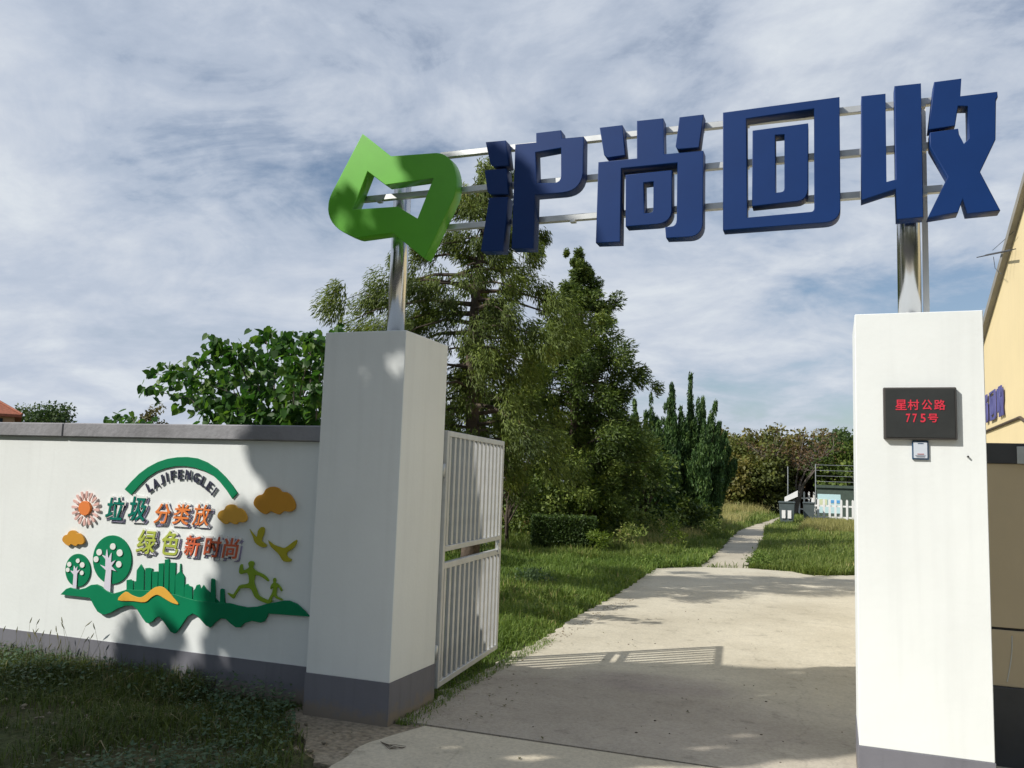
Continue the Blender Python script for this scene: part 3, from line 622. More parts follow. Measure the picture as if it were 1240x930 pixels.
# runners
man = [(600, 295), (620, 290), (622, 335), (655, 325), (672, 308), (664, 282), (680, 262), (705, 265), (714, 288), (702, 314), (735, 345), (790, 370), (832, 415), (820, 425), (780, 394), (728, 374), (716, 402), (713, 440), (735, 500), (757, 543), (815, 573), (850, 590), (822, 606), (745, 575), (713, 545), (688, 490), (655, 480), (602, 485), (562, 540), (545, 565), (500, 525), (508, 518), (545, 530), (590, 460), (640, 448), (668, 438), (670, 400), (655, 357), (608, 368), (590, 350)]
relief('runner_relief', [wpx(smooth_loop(man, 2), A6, .02)], 0.010, M_wolive, stand=0.008, label='large olive running figure relief with arms swinging above the hill', cat='wall relief', group='running figure reliefs')
boy = [(864, 412), (872, 398), (886, 400), (890, 420), (882, 432), (915, 455), (937, 492), (930, 506), (908, 472), (896, 482), (890, 530), (900, 548), (942, 570), (935, 581), (888, 562), (868, 545), (850, 578), (870, 582), (848, 592), (826, 577), (850, 530), (862, 498), (862, 470), (850, 490), (842, 480), (850, 452), (866, 436)]
relief('runner_relief', [wpx(smooth_loop(boy, 2), A6, .02)], 0.010, M_wolive, stand=0.008, label='small olive running child relief at the right of the larger runner', cat='wall relief', group='running figure reliefs')
b1 = [(675, 5), (712, 50), (735, 68), (742, 20), (770, -12), (796, -2), (790, 50), (772, 98), (815, 133), (797, 152), (760, 145), (718, 112), (704, 70)]
b2 = [(825, 95), (870, 130), (925, 150), (960, 155), (1010, 120), (1055, 90), (1052, 125), (1020, 165), (975, 195), (985, 232), (1015, 250), (1000, 268), (950, 265), (925, 230), (900, 195), (850, 150)]
relief('bird_relief', [wpx(smooth_loop(b1, 2), A6, .02)], 0.010, M_wbird, stand=0.008, label='smaller yellow green bird relief, the left one of the pair', cat='wall relief', group='bird reliefs')
relief('bird_relief', [wpx(smooth_loop(b2, 2), A6, .02)], 0.010, M_wbird, stand=0.008, label='larger yellow green bird relief with spread wings, the right one of the pair', cat='wall relief', group='bird reliefs')

# ================================================================== YELLOW BUILDING
BX = 2.0
bld = thing('yellow_building', (5, 11, 0), 'yellow rendered building with a steep gable behind the sunlit pillar', 'building')
prof = [(6.2, -0.1), (16.2, -0.1), (16.2, 2.80), (9.3, 5.30), (6.2, 4.15)]
q = G(); q.prism(prof, 'x', BX, BX + 7); me = q.mesh('wall'); fix_normals(me); put('wall', me, M_yellow, bld)
def slopebox(y0, z0, y1, z1, nm, t_=0.10, xo=0.07, mat=M_roofedge):
    q = G(); q.prism([(y0, z0 + .004), (y1, z1 + .004), (y1, z1 + t_), (y0, z0 + t_)], 'x', BX - xo, BX + 7.1); me = q.mesh(nm); fix_normals(me); return put(nm, me, mat, bld)
slopebox(16.35, 2.746, 9.3, 5.30, 'roof'); slopebox(9.298, 5.30, 6.0, 4.076, 'roof')
q = G(); q.tube([(BX - .012, 14.5, 2.49), (BX - .012, 11.15, 2.50), (BX - .012, 10.9, 2.44), (BX - .012, 8.5, 2.2)], 0.018, 6); put('cable', q.mesh('cable'), M_bark, bld)
# building characters: the same four, smaller, with white edge
y_h0, y_h1 = on_x(1200.3, 490, BX)[1], on_x(1207.2, 490, BX)[1]
ztop, zbot = 2.99, 2.60
def norm_loops(loops, A):
    P = [px_y(lp, SY, *A) for lp in loops]; allp = np.array([p for l_ in P for p in l_]); mn, mxx = allp.min(0), allp.max(0)
    return [[((p[0] - mn[0]) / (mxx[0] - mn[0]), (p[1] - mn[1]) / (mxx[1] - mn[1])) for p in l_] for l_ in P]
wc = 0.44; pit = 0.62
def bchar(loops, A, yleft, nm, lab):
    L_ = [[((-yleft) + a * wc, zbot + b * (ztop - zbot)) for a, b in l_] for l_ in norm_loops(loops, A)]
    o = put(nm, plate_mesh(nm, L_, 0.014, 0.001, 'x-', BX - .016), M_bblue, bld, label=lab)
    return o
for loops, A, yl, lab in ((hui, Z3, 13.07, 'blue 回 character on the yellow wall'), (shang, Z2, 13.07 + pit, 'blue 尚 character on the yellow wall'), (hu, Z2, 13.07 + 2 * pit, 'blue 沪 character on the yellow wall'), (shou, Z3, 12.50, 'blue 收 character on the yellow wall')):
    bchar(loops, A, yl, 'wall_character', lab)
# antenna on the roof edge
ap = on_x(1207, 307, BX - 0.1); an = thing('roof_antenna', tuple(ap), 'dark television aerial with thin stay wires on the gable edge', 'antenna')
q = G(); tip = on_x(1194, 309, BX - .1); root = on_x(1224, 303, BX - .1); q.tube([tip, root], 0.012, 6); put('boom', q.mesh('boom'), M_dkmetal, an)
for k in range(7):
    p = tip + (root - tip) * (0.12 + 0.12 * k); q = G(); q.tube([p + np.array([-.14, 0, -.03]), p + np.array([.14, 0, .03])], 0.006, 5); put('element', q.mesh('element'), M_dkmetal, an)
q = G(); q.tube([on_x(1202, 303, BX - .1), on_x(1228, 280, BX - .05)], 0.004, 4); q.tube([on_x(1203, 311, BX - .1), on_x(1205, 325, BX - .1), on_x(1213, 332, BX - .08)], 0.004, 4); put('stay_wire', q.mesh('stay_wire'), M_dkmetal, an)

# ================================================================== FAR FENCE, BINS, BOARD
def pickets(x0, x1, Y, h, n, label, gr='white picket fences'):
    t = thing('picket_fence', ((x0 + x1) / 2, Y, 0), label, 'fence', gr)
    q = G(); q.prism([(-0.05, 0), (0.05, 0), (0.05, h - .06), (0, h), (-0.05, h - .06)], 'y', -0.012, 0.012); me0 = q.mesh('picket'); fix_normals(me0); me0.materials.append(M_picket)
    for i in range(n):
        o = bpy.data.objects.new('picket', me0); C.objects.link(o); o.parent = t; o.location = (x0 + (x1 - x0) * i / (n - 1) - (x0 + x1) / 2, -0.03, 0)
    for z in (0.28 * h, 0.72 * h): bx('rail', (x0, x1, Y - .015, Y + .02, z - .04, z + .04), M_picket, t)
XF0 = on_y(984, 630, 44)[0]
pickets(XF0, XF0 + 3.6, 44, 1.2, 15, 'nearer white picket fence beside the pillar with the board behind it')
XG0 = on_y(962, 610, 56)[0]; pickets(XG0, XG0 + 3.4, 56, 1.5, 13, 'farther white picket fence behind the dark bins')
bxx = on_y(953, 632, 42.5)[0]
def wbin(x, y, s, lab):
    t = thing('waste_bin', (x, y, 0), lab, 'bin', 'dark bins by the fence')
    q = G(); V = [(x - .34 * s, y - .3, 0), (x + .34 * s, y - .3, 0), (x + .34 * s, y + .3, 0), (x - .34 * s, y + .3, 0), (x - .42 * s, y - .36, .95), (x + .42 * s, y - .36, .95), (x + .42 * s, y + .36, .95), (x - .42 * s, y + .36, .95)]
    q.add(V, [(0, 3, 2, 1), (4, 5, 6, 7), (0, 1, 5, 4), (1, 2, 6, 5), (2, 3, 7, 6), (3, 0, 4, 7)]); put('bin_body', q.mesh('bin_body'), M_bin, t)
    bx('bin_lid', (x - .45 * s, x + .45 * s, y - .4, y + .38, .952, 1.02), M_bin, t, c=0.01)
    return t
b_ = wbin(bxx, 42.5, .82, 'dark bin with white marks standing at the end of the fence')
for dx_ in (-0.13, 0.13): bx('white_mark', (bxx + dx_ - .08, bxx + dx_ + .08, 42.13, 42.15, .25, .62), M_picket, b_)
wbin(bxx + .95, 43.3, .6, 'plain dark bin between the marked bin and the picket fence')
p0 = on_y(950, 609, 45); p1 = on_y(966, 601, 45)
q = G(); q.prism([(p0[0], .95), (p1[0], 1.25), (p1[0], 1.55), (p0[0], 1.2)], 'y', 45.0, 45.06); me = q.mesh('white_board'); fix_normals(me); put('white_board', me, M_picket, label='plain slanting white board propped behind the marked bin', cat='board')
a, b = on_y(990, 598, 45.5), on_y(1018, 622, 45.5)
ib = thing('notice_board', (a[0] + .6, 45.5, 0), 'pale blue and yellow notice board on posts behind the nearer picket fence', 'notice board')
bx('board_panel', (a[0], b[0], 45.5, 45.55, b[2], a[2]), M_board, ib)
for xx in (a[0] + .05, b[0] - .05): bx('post', (xx - .03, xx + .03, 45.553, 45.6, 0, a[2] - .02), M_galv, ib)
w_ = b[0] - a[0]; bx('printed_block', (a[0] + .08 * w_, a[0] + .42 * w_, 45.48, 45.497, b[2] + .35, a[2] - .25), M_boardy, ib); bx('blue_stripe', (a[0] + .52 * w_, a[0] + .97 * w_, 45.48, 45.497, a[2] - .42, a[2] - .28), M_boardb, ib)
a, b = on_y(989, 587, 50), on_y(1034, 615, 50)
ct = thing('storage_container', ((a[0] + b[0]) / 2, 51, 0), 'dark green sheet container behind the notice board', 'container')
bx('container_body', (a[0], b[0] + 1.5, 50, 52, 0, a[2] - .15), M_cont, ct); bx('container_roof', (a[0] - .1, b[0] + 1.6, 49.9, 52.1, a[2] - .148, a[2]), M_cont, ct)
xw = on_y(987.5, 562, 47)
wf = thing('wire_fence', (xw[0] + 2, 47, 0), 'tall wire fence on thin posts above the picket fence', 'fence')
for k in range(4): q = G(); q.tube([(xw[0] + 1.9 * k, 47, 0), (xw[0] + 1.9 * k, 47, xw[2])], 0.022, 6); put('post', q.mesh('post'), M_galv, wf)
for k in range(4): q = G(); zc = xw[2] - .04 - .28 * k; q.tube([(xw[0], 47, zc), (xw[0] + 5.7, 47, zc)], 0.010, 4); put('wire', q.mesh('wire'), M_galv, wf)
pl = on_y(954, 565, 50); q = G(); q.tube([(pl[0], 50, 0), (pl[0], 50, pl[2])], 0.025, 6); put('slim_pole', q.mesh('slim_pole'), M_galv, label='slim grey pole in front of the bare reddish tree', cat='pole')

# far house beyond the wall, turned square to the left edge of the view
_c = on_y(27, 500, 35); _d = np.array([_c[0], _c[1], 0]); _d /= np.linalg.norm(_d); _r = np.array([_d[1], -_d[0], 0])
def HP(u, v, z): p = np.array([_c[0], _c[1], 0]) + _r * u + _d * v; return (p[0], p[1], z)
hz = _c[2]; hs = thing('far_house', HP(-4, 3, 0), 'distant house with red tiled hipped roof at the left edge behind the wall', 'house')
def hbox(nm, u0, u1, v0, v1, z0, z1, mat, par): 
    q = G(); q.add([HP(u0, v0, z0), HP(u1, v0, z0), HP(u1, v1, z0), HP(u0, v1, z0), HP(u0, v0, z1), HP(u1, v0, z1), HP(u1, v1, z1), HP(u0, v1, z1)], [(0, 3, 2, 1), (4, 5, 6, 7), (0, 1, 5, 4), (1, 2, 6, 5), (2, 3, 7, 6), (3, 0, 4, 7)]); me = q.mesh(nm); fix_normals(me); return put(nm, me, mat, par)
hbox('house_wall', -8, -.35, .3, 6, 0, hz - .12, M_brick, hs)
hbox('window', -1.7, -.9, .27, .3, hz - 1.3, hz - .35, M_glass, hs)
q = G(); q.add([HP(-8.4, 0, hz - .1), HP(0, 0, hz - .1), HP(0, 6.4, hz - .1), HP(-8.4, 6.4, hz - .1), HP(-5.4, 3.2, hz + 1.5), HP(-2.6, 3.2, hz + 1.5), HP(-8.4, 0, hz - .25), HP(0, 0, hz - .25), HP(0, 6.4, hz - .25), HP(-8.4, 6.4, hz - .25)],
    [(6, 9, 8, 7), (0, 1, 5, 4), (1, 2, 5), (2, 3, 4, 5), (3, 0, 4), (6, 7, 1, 0), (7, 8, 2, 1), (8, 9, 3, 2), (9, 6, 0, 3)]); me = q.mesh('roof'); fix_normals(me); rf = put('roof', me, M_roof, hs)
for (u0, v0, z0, u1, v1, z1) in ((0, 0, hz - .08, -2.6, 3.2, hz + 1.53), (-2.6, 3.2, hz + 1.53, -5.4, 3.2, hz + 1.53)):
    q = G(); q.tube([HP(u0, v0, z0), HP(u1, v1, z1)], 0.07, 6); put('ridge_tiles', q.mesh('ridge_tiles'), M_roof, rf)

# ================================================================== VEGETATION
r_ = np.random.default_rng(11)
def unit(v): return v / (np.linalg.norm(v, axis=-1, keepdims=True) + 1e-9)
def leaves(Cn, D, size, wid, rr, fold=0.25, nrm=None):
    """pointed leaves (two folded triangles each): base, side, tip, side. Cn centres, D long directions"""
    n = len(Cn); D = unit(D); a = rr.normal(size=(n, 3)) if nrm is None else nrm + rr.normal(size=(n, 3)) * .35
    S = unit(np.cross(D, a)); Nn = unit(np.cross(S, D)); size = np.broadcast_to(size, (n,))[:, None]; w2 = size * wid / 2
    b = Cn - D * size / 2; t = Cn + D * size / 2; mid = Cn - D * size * .08 + Nn * size * fold * .3
    V = np.stack([b, mid + S * w2, t, mid - S * w2], 1).reshape(-1, 3)
    i = np.arange(n)[:, None] * 4
    F = np.concatenate([i + np.array([[0, 1, 2]]), i + np.array([[0, 2, 3]])], 1).reshape(-1, 3)
    return V, F
def crown(name, Cn, D, size, wid, mat, tint, parent, rr, label=None, kind=None, nrm=None):
    V, F = leaves(Cn, D, size, wid, rr, nrm=nrm)
    return put(name, fast(name, V, F, np.repeat(np.clip(tint, 0, 1), 2)), mat, parent, label=label, kind=kind)
def clumps(cs, sig, n, rr, flat=0.7):
    """points scattered round the clump centres; returns points, clump index"""
    m = len(cs); k = rr.poisson(n, m) if np.isscalar(n) else n.astype(int); idx = np.repeat(np.arange(m), k)
    p = rr.normal(size=(len(idx), 3)); p = unit(p) * (rr.random((len(idx), 1)) ** 0.45)
    s = (np.broadcast_to(sig, (m,)) if not np.isscalar(sig) else np.full(m, sig))[idx][:, None]
    p *= s * 1.5; p[:, 2] *= flat; return cs[idx] + p, idx, p

L_con1 = leafmat('conifer_needles', (0.034, 0.055, 0.013), (0.105, 0.145, 0.028), (0.220, 0.275, 0.052), 0.25, third=(0.27, 0.20, 0.07))
L_con2 = leafmat('broad_conifer_leaves', (0.030, 0.054, 0.011), (0.085, 0.130, 0.024), (0.195, 0.240, 0.048), 0.25)
L_cyp = leafmat('juniper_scales', (0.022, 0.055, 0.016), (0.050, 0.105, 0.028), (0.115, 0.185, 0.045), 0.15)
L_mul = leafmat('mulberry_leaves', (0.022, 0.062, 0.013), (0.045, 0.115, 0.020), (0.115, 0.205, 0.034), 0.4, 0.45)
L_dark = leafmat('dark_broad_leaves', (0.022, 0.048, 0.014), (0.049, 0.087, 0.025), (0.105, 0.147, 0.042), 0.25)
L_olive = leafmat('olive_autumn_leaves', (0.068, 0.068, 0.021), (0.135, 0.128, 0.033), (0.225, 0.188, 0.045), 0.25)
L_red = leafmat('reddish_autumn_leaves', (0.075, 0.048, 0.026), (0.140, 0.088, 0.042), (0.200, 0.130, 0.060), 0.25)
L_brown = leafmat('brown_olive_leaves', (0.062, 0.060, 0.022), (0.130, 0.118, 0.036), (0.200, 0.170, 0.052), 0.25)
L_green2 = leafmat('warm_green_leaves', (0.050, 0.062, 0.016), (0.095, 0.115, 0.028), (0.165, 0.175, 0.040), 0.25)
L_yel = leafmat('yellow_green_leaves', (0.070, 0.110, 0.016), (0.130, 0.190, 0.028), (0.240, 0.290, 0.050), 0.4)
L_grey = leafmat('grey_green_leaves', (0.045, 0.083, 0.038), (0.090, 0.143, 0.060), (0.165, 0.225, 0.098), 0.3)
L_hedge = leafmat('box_hedge_leaves', (0.023, 0.047, 0.013), (0.044, 0.081, 0.018), (0.104, 0.156, 0.031), 0.2)
L_grass = leafmat('grass_blades', (0.065, 0.115, 0.022), (0.140, 0.215, 0.042), (0.250, 0.315, 0.080), 0.3, third=(0.450, 0.375, 0.180))
L_gdark = leafmat('weed_grass_blades', (0.045, 0.072, 0.018), (0.092, 0.130, 0.032), (0.165, 0.195, 0.056), 0.3, third=(0.34, 0.29, 0.17))
L_straw = leafmat('straw_stems', (0.22, 0.22, 0.07), (0.36, 0.33, 0.13), (0.50, 0.43, 0.20), 0.4)
L_weed = leafmat('tall_weed_leaves', (0.085, 0.130, 0.028), (0.170, 0.225, 0.052), (0.300, 0.325, 0.100), 0.35, third=(0.510, 0.420, 0.210))
L_blue = leafmat('blue_green_weed_leaves', (0.040, 0.085, 0.045), (0.075, 0.130, 0.070), (0.130, 0.190, 0.100), 0.25)

def conifer(nm, base, H, prof, nl, ksize, lsize, per, mat, label, seed, droop=0.5, t0=0.12, asym=None, wid=0.32, upward=False, barkmat=M_bark, lean=0.0):
    rr = np.random.default_rng(seed); t = thing(nm, tuple(base), label, 'tree')
    base = np.array(base, float)
    def trunk(z): return base + np.array([lean * z, 0, z]) + np.array([.05 * math.sin(z * 1.3), .05 * math.cos(z), 0]) * min(1, z)
    q = G(); zs = np.linspace(-0.1, H * .97, 10); q.tube([trunk(z) for z in zs], [0.028 * H * (1 - z / H) ** .8 * .8 + .012 for z in zs], 8); put('trunk', q.mesh('trunk', True), barkmat, t)
    ph, pr = zip(*prof); cs = []; out = []; q = G()
    for i in range(nl):
        u = t0 + (0.985 - t0) * (i + rr.random()) / nl; z = u * H; phi = i * 2.39996 + rr.normal() * .3
        Ln = np.interp(z, ph, pr) * rr.choice([rr.uniform(.5, .85), rr.uniform(.9, 1.15)])
        if asym: Ln *= asym(phi, z)
        d = np.array([math.cos(phi), math.sin(phi), 0]); p0 = trunk(z); rise = rr.uniform(.05, .35)
        pts = [p0 + d * Ln * s + np.array([0, 0, Ln * (rise * s - droop * .55 * s * s)]) for s in (0, .35, .7, 1)]
        q.tube(pts, [0.018 + .012 * Ln, .012 + .006 * Ln, .008, .004], 5, cap=False)
        k = max(2, int(Ln / ksize * 1.25))
        for j in range(k):
            s = rr.uniform(.3, 1.02) if j else 1.0
            c = p0 + d * Ln * s + np.array([0, 0, Ln * (rise * s - droop * .55 * s * s)]) + rr.normal(size=3) * ksize * .35
            cs.append(c); out.append(d)
    put('limbs', q.mesh('limbs'), barkmat, t)
    cs = np.array(cs); out = np.array(out)
    P, idx, off = clumps(cs, ksize * .46 * rr.uniform(.6, 1.2, len(cs)) * np.clip(.45 + .25 * (base[2] + H - cs[:, 2]), .4, 1), per, rr, 1.0)
    P[:, 2] -= np.abs(off[:, 0] * 0 + rr.random(len(P))) * ksize * .25
    D = out[idx] * .5 + off / ksize * .9 + rr.normal(size=P.shape) * .34; D[:, 2] += (0.9 if upward else -droop)
    ct = rr.normal(size=len(cs)) * .16 + .48
    tint = ct[idx] + rr.normal(size=len(P)) * .13 + off[:, 2] / ksize * .15
    crown('foliage', P, D, lsize * rr.uniform(.7, 1.35, len(P)), wid, mat, tint, t, rr, nrm=off / ksize * 2.2 + out[idx] * .8)
    return t
# big drooping conifer behind the gate
def asym1(phi, z):
    c = math.cos(phi - math.pi)     # towards -X
    if 3.7 < z < 5.0: return 1.0 + .55 * max(0, c) ** 2
    if 2.7 < z < 3.6 and math.cos(phi) > .2: return .55
    return 1.0
conifer('conifer_tree', (-4.92, 11.5, 0), 6.3, [(0, .3), (1.3, .6), (1.9, 1.2), (2.6, 1.45), (3.2, 1.25), (3.8, 1.45), (4.4, 1.5), (5.0, 1.05), (5.6, .7), (6.3, .15)],
        84, 0.38, 0.076, 360, L_con1, 'large drooping olive green conifer rising behind the shaded pillar and emblem', 21, droop=.75, asym=asym1, wid=.22, t0=.26)
conifer('conifer_tree', (-6.15, 21.0, 0), 7.35, [(0, .9), (1, 1.6), (2, 1.8), (3.2, 1.75), (4.4, 1.45), (5.4, 1.0), (6.4, .45), (7.35, .06)],
        170, 0.46, 0.115, 190, L_con2, 'pointed bright green conifer, the middle tree left of the driveway', 22, droop=.15, wid=.30, t0=.06)
conifer('conifer_tree', (-8.9, 21.5, 0), 5.4, [(0, .9), (1, 1.5), (2, 1.7), (3.2, 1.4), (4.4, .8), (5, .2)],
        70, 0.5, 0.125, 120, L_con1, 'shorter olive conifer filling the gap behind the barred gate', 24, droop=.6, wid=.35, t0=.06)
# columnar junipers
jl = ['short juniper spire at the far left end of the juniper clump', 'thin juniper spire second from the left of the clump', 'slender juniper spire third from the left of the clump', 'tall juniper spire left of the highest pair', 'highest juniper spire in the middle of the clump', 'juniper spire just right of the highest one', 'leaning juniper spire near the right end of the clump', 'low outward curving juniper spire at the right end of the clump', 'short juniper spire standing in front of the tall pair', 'low front juniper spire on the left side of the clump', 'low front juniper spire on the right side of the clump']
for k, (px_, py_, wd) in enumerate([(752, 496, .45), (768, 482, .46), (788, 472, .48), (814, 456, .46), (836, 452, .50), (852, 472, .42), (867, 484, .36), (880, 520, .28), (824, 492, .45), (797, 508, .5), (853, 508, .42)]):
    Yj = 30 + (k % 3) * .6 - (1.1 if k > 7 else 0); tp = on_y(px_, py_, Yj); rr = np.random.default_rng(40 + k); H = tp[2]; lean = [-.5, -.3, -.15, 0, 0, .12, .35, .7, 0, -.1, .1][k]
    base = (tp[0] - lean, Yj, 0); t = thing('juniper_tree', base, jl[k], 'tree', 'columnar junipers')
    q = G(); q.tube([(base[0], Yj, -.1), (base[0] + lean * .3, Yj, H * .5), (tp[0] - .1 * lean, Yj, H * .8)], [.09, .06, .015], 7); put('trunk', q.mesh('trunk'), M_bark, t)
    m = 20; tr = wd * 1.5 * np.sqrt(rr.random(m)); tr[0] = 0; ta = rr.random(m) * 6.283; th = (H - .1) * (1 - .30 * tr / (wd * 1.5)) * rr.uniform(.78, 1.0, m); th[0] = H - .1
    w_ = np.concatenate([np.repeat(np.arange(m), 20), np.zeros(26, int)]); u = rr.random(len(w_)) ** .8; rad = tr[w_] * (.55 + .45 * u) + wd * .38 * (1 - u) * rr.random(len(w_)); ang = ta[w_] + rr.normal(size=len(w_)) * .25; n = len(w_)
    cs = np.stack([base[0] + lean * u ** 2 + rad * np.cos(ang), Yj + rad * np.sin(ang), .3 + (th[w_] - .3) * u], 1)
    P, idx, off = clumps(cs, .05 + .10 * np.minimum(1, (1 - u) * 1.5), 50, rr, 2.4)
    D = np.stack([np.cos(ang[idx]) * .25, np.sin(ang[idx]) * .25, np.full(len(P), 1.2)], 1) + rr.normal(size=P.shape) * .42
    crown('foliage', P, D, .13 * rr.uniform(.6, 1.5, len(P)), .28, L_cyp, rr.normal(size=n)[idx] * .14 + .5 + rr.normal(size=len(P)) * .12, t, rr)

def broadleaf(nm, base, H, rx, ry, nclump, csig, per, lsize, mat, label, seed, cat='tree', group=None, low=.25, wid=.6, trunk=True, barkmat=M_bark, dens=None):
    rr = np.random.default_rng(seed); t = thing(nm, tuple(base), label, cat, group); base = np.array(base, float)
    zc = H * (low + (1 - low) / 2); rz = H * (1 - low) / 2
    d = unit(rr.normal(size=(nclump, 3))); d[:, 2] = np.abs(d[:, 2]) * np.where(rr.random(nclump) < .75, 1, -1)
    rad = rr.uniform(.55, 1.0, nclump)[:, None] * (1 + .18 * np.sin(d[:, :1] * 5 + seed) + .15 * np.cos(d[:, 1:2] * 4 - seed))
    cs = base + np.array([0, 0, zc]) + d * rad * np.array([rx, ry, rz]); cs[:, 2] = np.maximum(cs[:, 2], csig * .7)
    if trunk:
        q = G(); q.tube([base + [0, 0, -.1], base + [.03 * H * math.sin(seed), 0, H * .3], base + [0, .02, H * .62]], [.022 * H, .016 * H, .006 * H], 8); put('trunk', q.mesh('trunk', True), barkmat, t)
        q = G()
        for c in cs[::max(1, nclump // 26)]:
            s = base + np.array([0, 0, H * rr.uniform(.12, .5)]); m_ = (s + c) / 2 + rr.normal(size=3) * .05 * H; q.tube([s, m_, c], [.009 * H, .006 * H, .002 * H], 5, cap=False)
        put('limbs', q.mesh('limbs'), barkmat, t)
    P, idx, off = clumps(cs, csig, per, rr, .75)
    ok = P[:, 2] > 0.02; P, idx, off = P[ok], idx[ok], off[ok]
    D = d[idx] * .6 + off / csig * .5 + rr.normal(size=P.shape) * .6; D[:, 2] -= .25
    ct = rr.normal(size=nclump) * .17 + .46
    crown('foliage', P, D, lsize * rr.uniform(.7, 1.3, len(P)), wid, mat, ct[idx] + rr.normal(size=len(P)) * .14 + .1 * off[:, 2] / csig, t, rr, nrm=off / csig * 1.2 + np.array([0, 0, .5]))
    return t
# bushes and small trees between the conifers and the lawn
broadleaf('bushy_tree', (-6.7, 26, 0), 3.7, 1.2, 1.1, 50, .42, 95, .14, L_dark, 'dark bushy tree between the middle conifer and the junipers', 51, low=.02)
broadleaf('bushy_tree', (-5.35, 25.2, 0), 3.0, 1.0, .9, 34, .36, 90, .13, L_con2, 'low green bushy tree at the foot of the junipers', 52, low=.0)
broadleaf('shrub', (-7.7, 16.5, 0), 2.0, 1.2, .9, 44, .30, 100, .085, L_grey, 'grey green shrub beside the barred gate', 53, 'shrub', low=0, trunk=False)
broadleaf('shrub', (-6.6, 14.8, 0), 1.1, .8, .6, 26, .22, 90, .07, L_dark, 'low dark shrub on the lawn nearest the gate', 54, 'shrub', low=0, trunk=False)
broadleaf('shrub', (-6.6, 19.6, 0), 1.9, .8, .8, 30, .28, 100, .09, L_con2, 'leafy green shrub behind the clipped hedge', 55, 'shrub', low=0, trunk=False)
broadleaf('shrub', (-7.0, 18.6, 0), 2.5, .45, .4, 9, .16, 70, .08, L_red, 'small shrub with red autumn leaves behind the grey green shrub', 56, 'shrub', low=.5)
broadleaf('sapling', (-5.55, 20.3, 0), 1.75, .42, .4, 16, .18, 42, .13, L_yel, 'bright yellow green sapling behind the clipped hedge', 57, 'sapling', low=.1)
broadleaf('shrub', (-5.6, 24.0, 0), 1.15, .9, .5, 26, .24, 60, .12, L_weed, 'bushy yellow green weeds right of the hedge', 58, 'shrub', low=0, trunk=False)
broadleaf('shrub', (-4.15, 27.5, 0), 1.2, .6, .5, 18, .24, 55, .13, L_con2, 'leafy shrub under the right end of the junipers', 59, 'shrub', low=0, trunk=False)
# clipped hedge
def hedge():
    rr = np.random.default_rng(60); t = thing('clipped_hedge', (-5.55, 18.6, 0), 'clipped dark green block hedge on the lawn under the conifers', 'hedge')
    a = np.array([-6.15, 17.9]); e1 = np.array([1.28, .50]); e2 = np.array([-.35, 1.0]); n = 26000
    u, v, z = rr.random(n), rr.random(n), rr.random(n) * .80 + .02
    f = rr.integers(0, 5, n); inner = rr.random(n) ** 2 * .09
    u = np.where(f == 0, inner, np.where(f == 1, 1 - inner, u)); v = np.where((f == 2) | (f == 4), inner, v); z = np.where(f == 3, .80 - inner + .03 * np.sin(u * 17 + v * 9), z)
    P = np.stack([a[0] + e1[0] * u + e2[0] * v, a[1] + e1[1] * u + e2[1] * v, z], 1) + rr.normal(size=(n, 3)) * .018
    D = rr.normal(size=(n, 3)); D[:, 2] += .4
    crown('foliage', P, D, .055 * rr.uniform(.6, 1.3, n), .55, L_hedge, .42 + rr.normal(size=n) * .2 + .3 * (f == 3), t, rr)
    q = G()
    for k in range(14):
        c = a + e1 * rr.uniform(.1, .9) + e2 * rr.uniform(.1, .9); q.tube([(c[0], c[1], -.05), (c[0] + rr.normal() * .06, c[1], .35), (c[0] + rr.normal() * .12, c[1], .7)], [.02, .015, .006], 5, cap=False)
    put('stems', q.mesh('stems'), M_bark, t)
    q = G(); q.prism([tuple(a + e1 * .07 + e2 * .07), tuple(a + e1 * .93 + e2 * .07), tuple(a + e1 * .93 + e2 * .93), tuple(a + e1 * .07 + e2 * .93)], 'z', .05, .72); me = q.mesh('dense_core'); fix_normals(me); put('dense_core', me, L_hedge, t)
hedge()
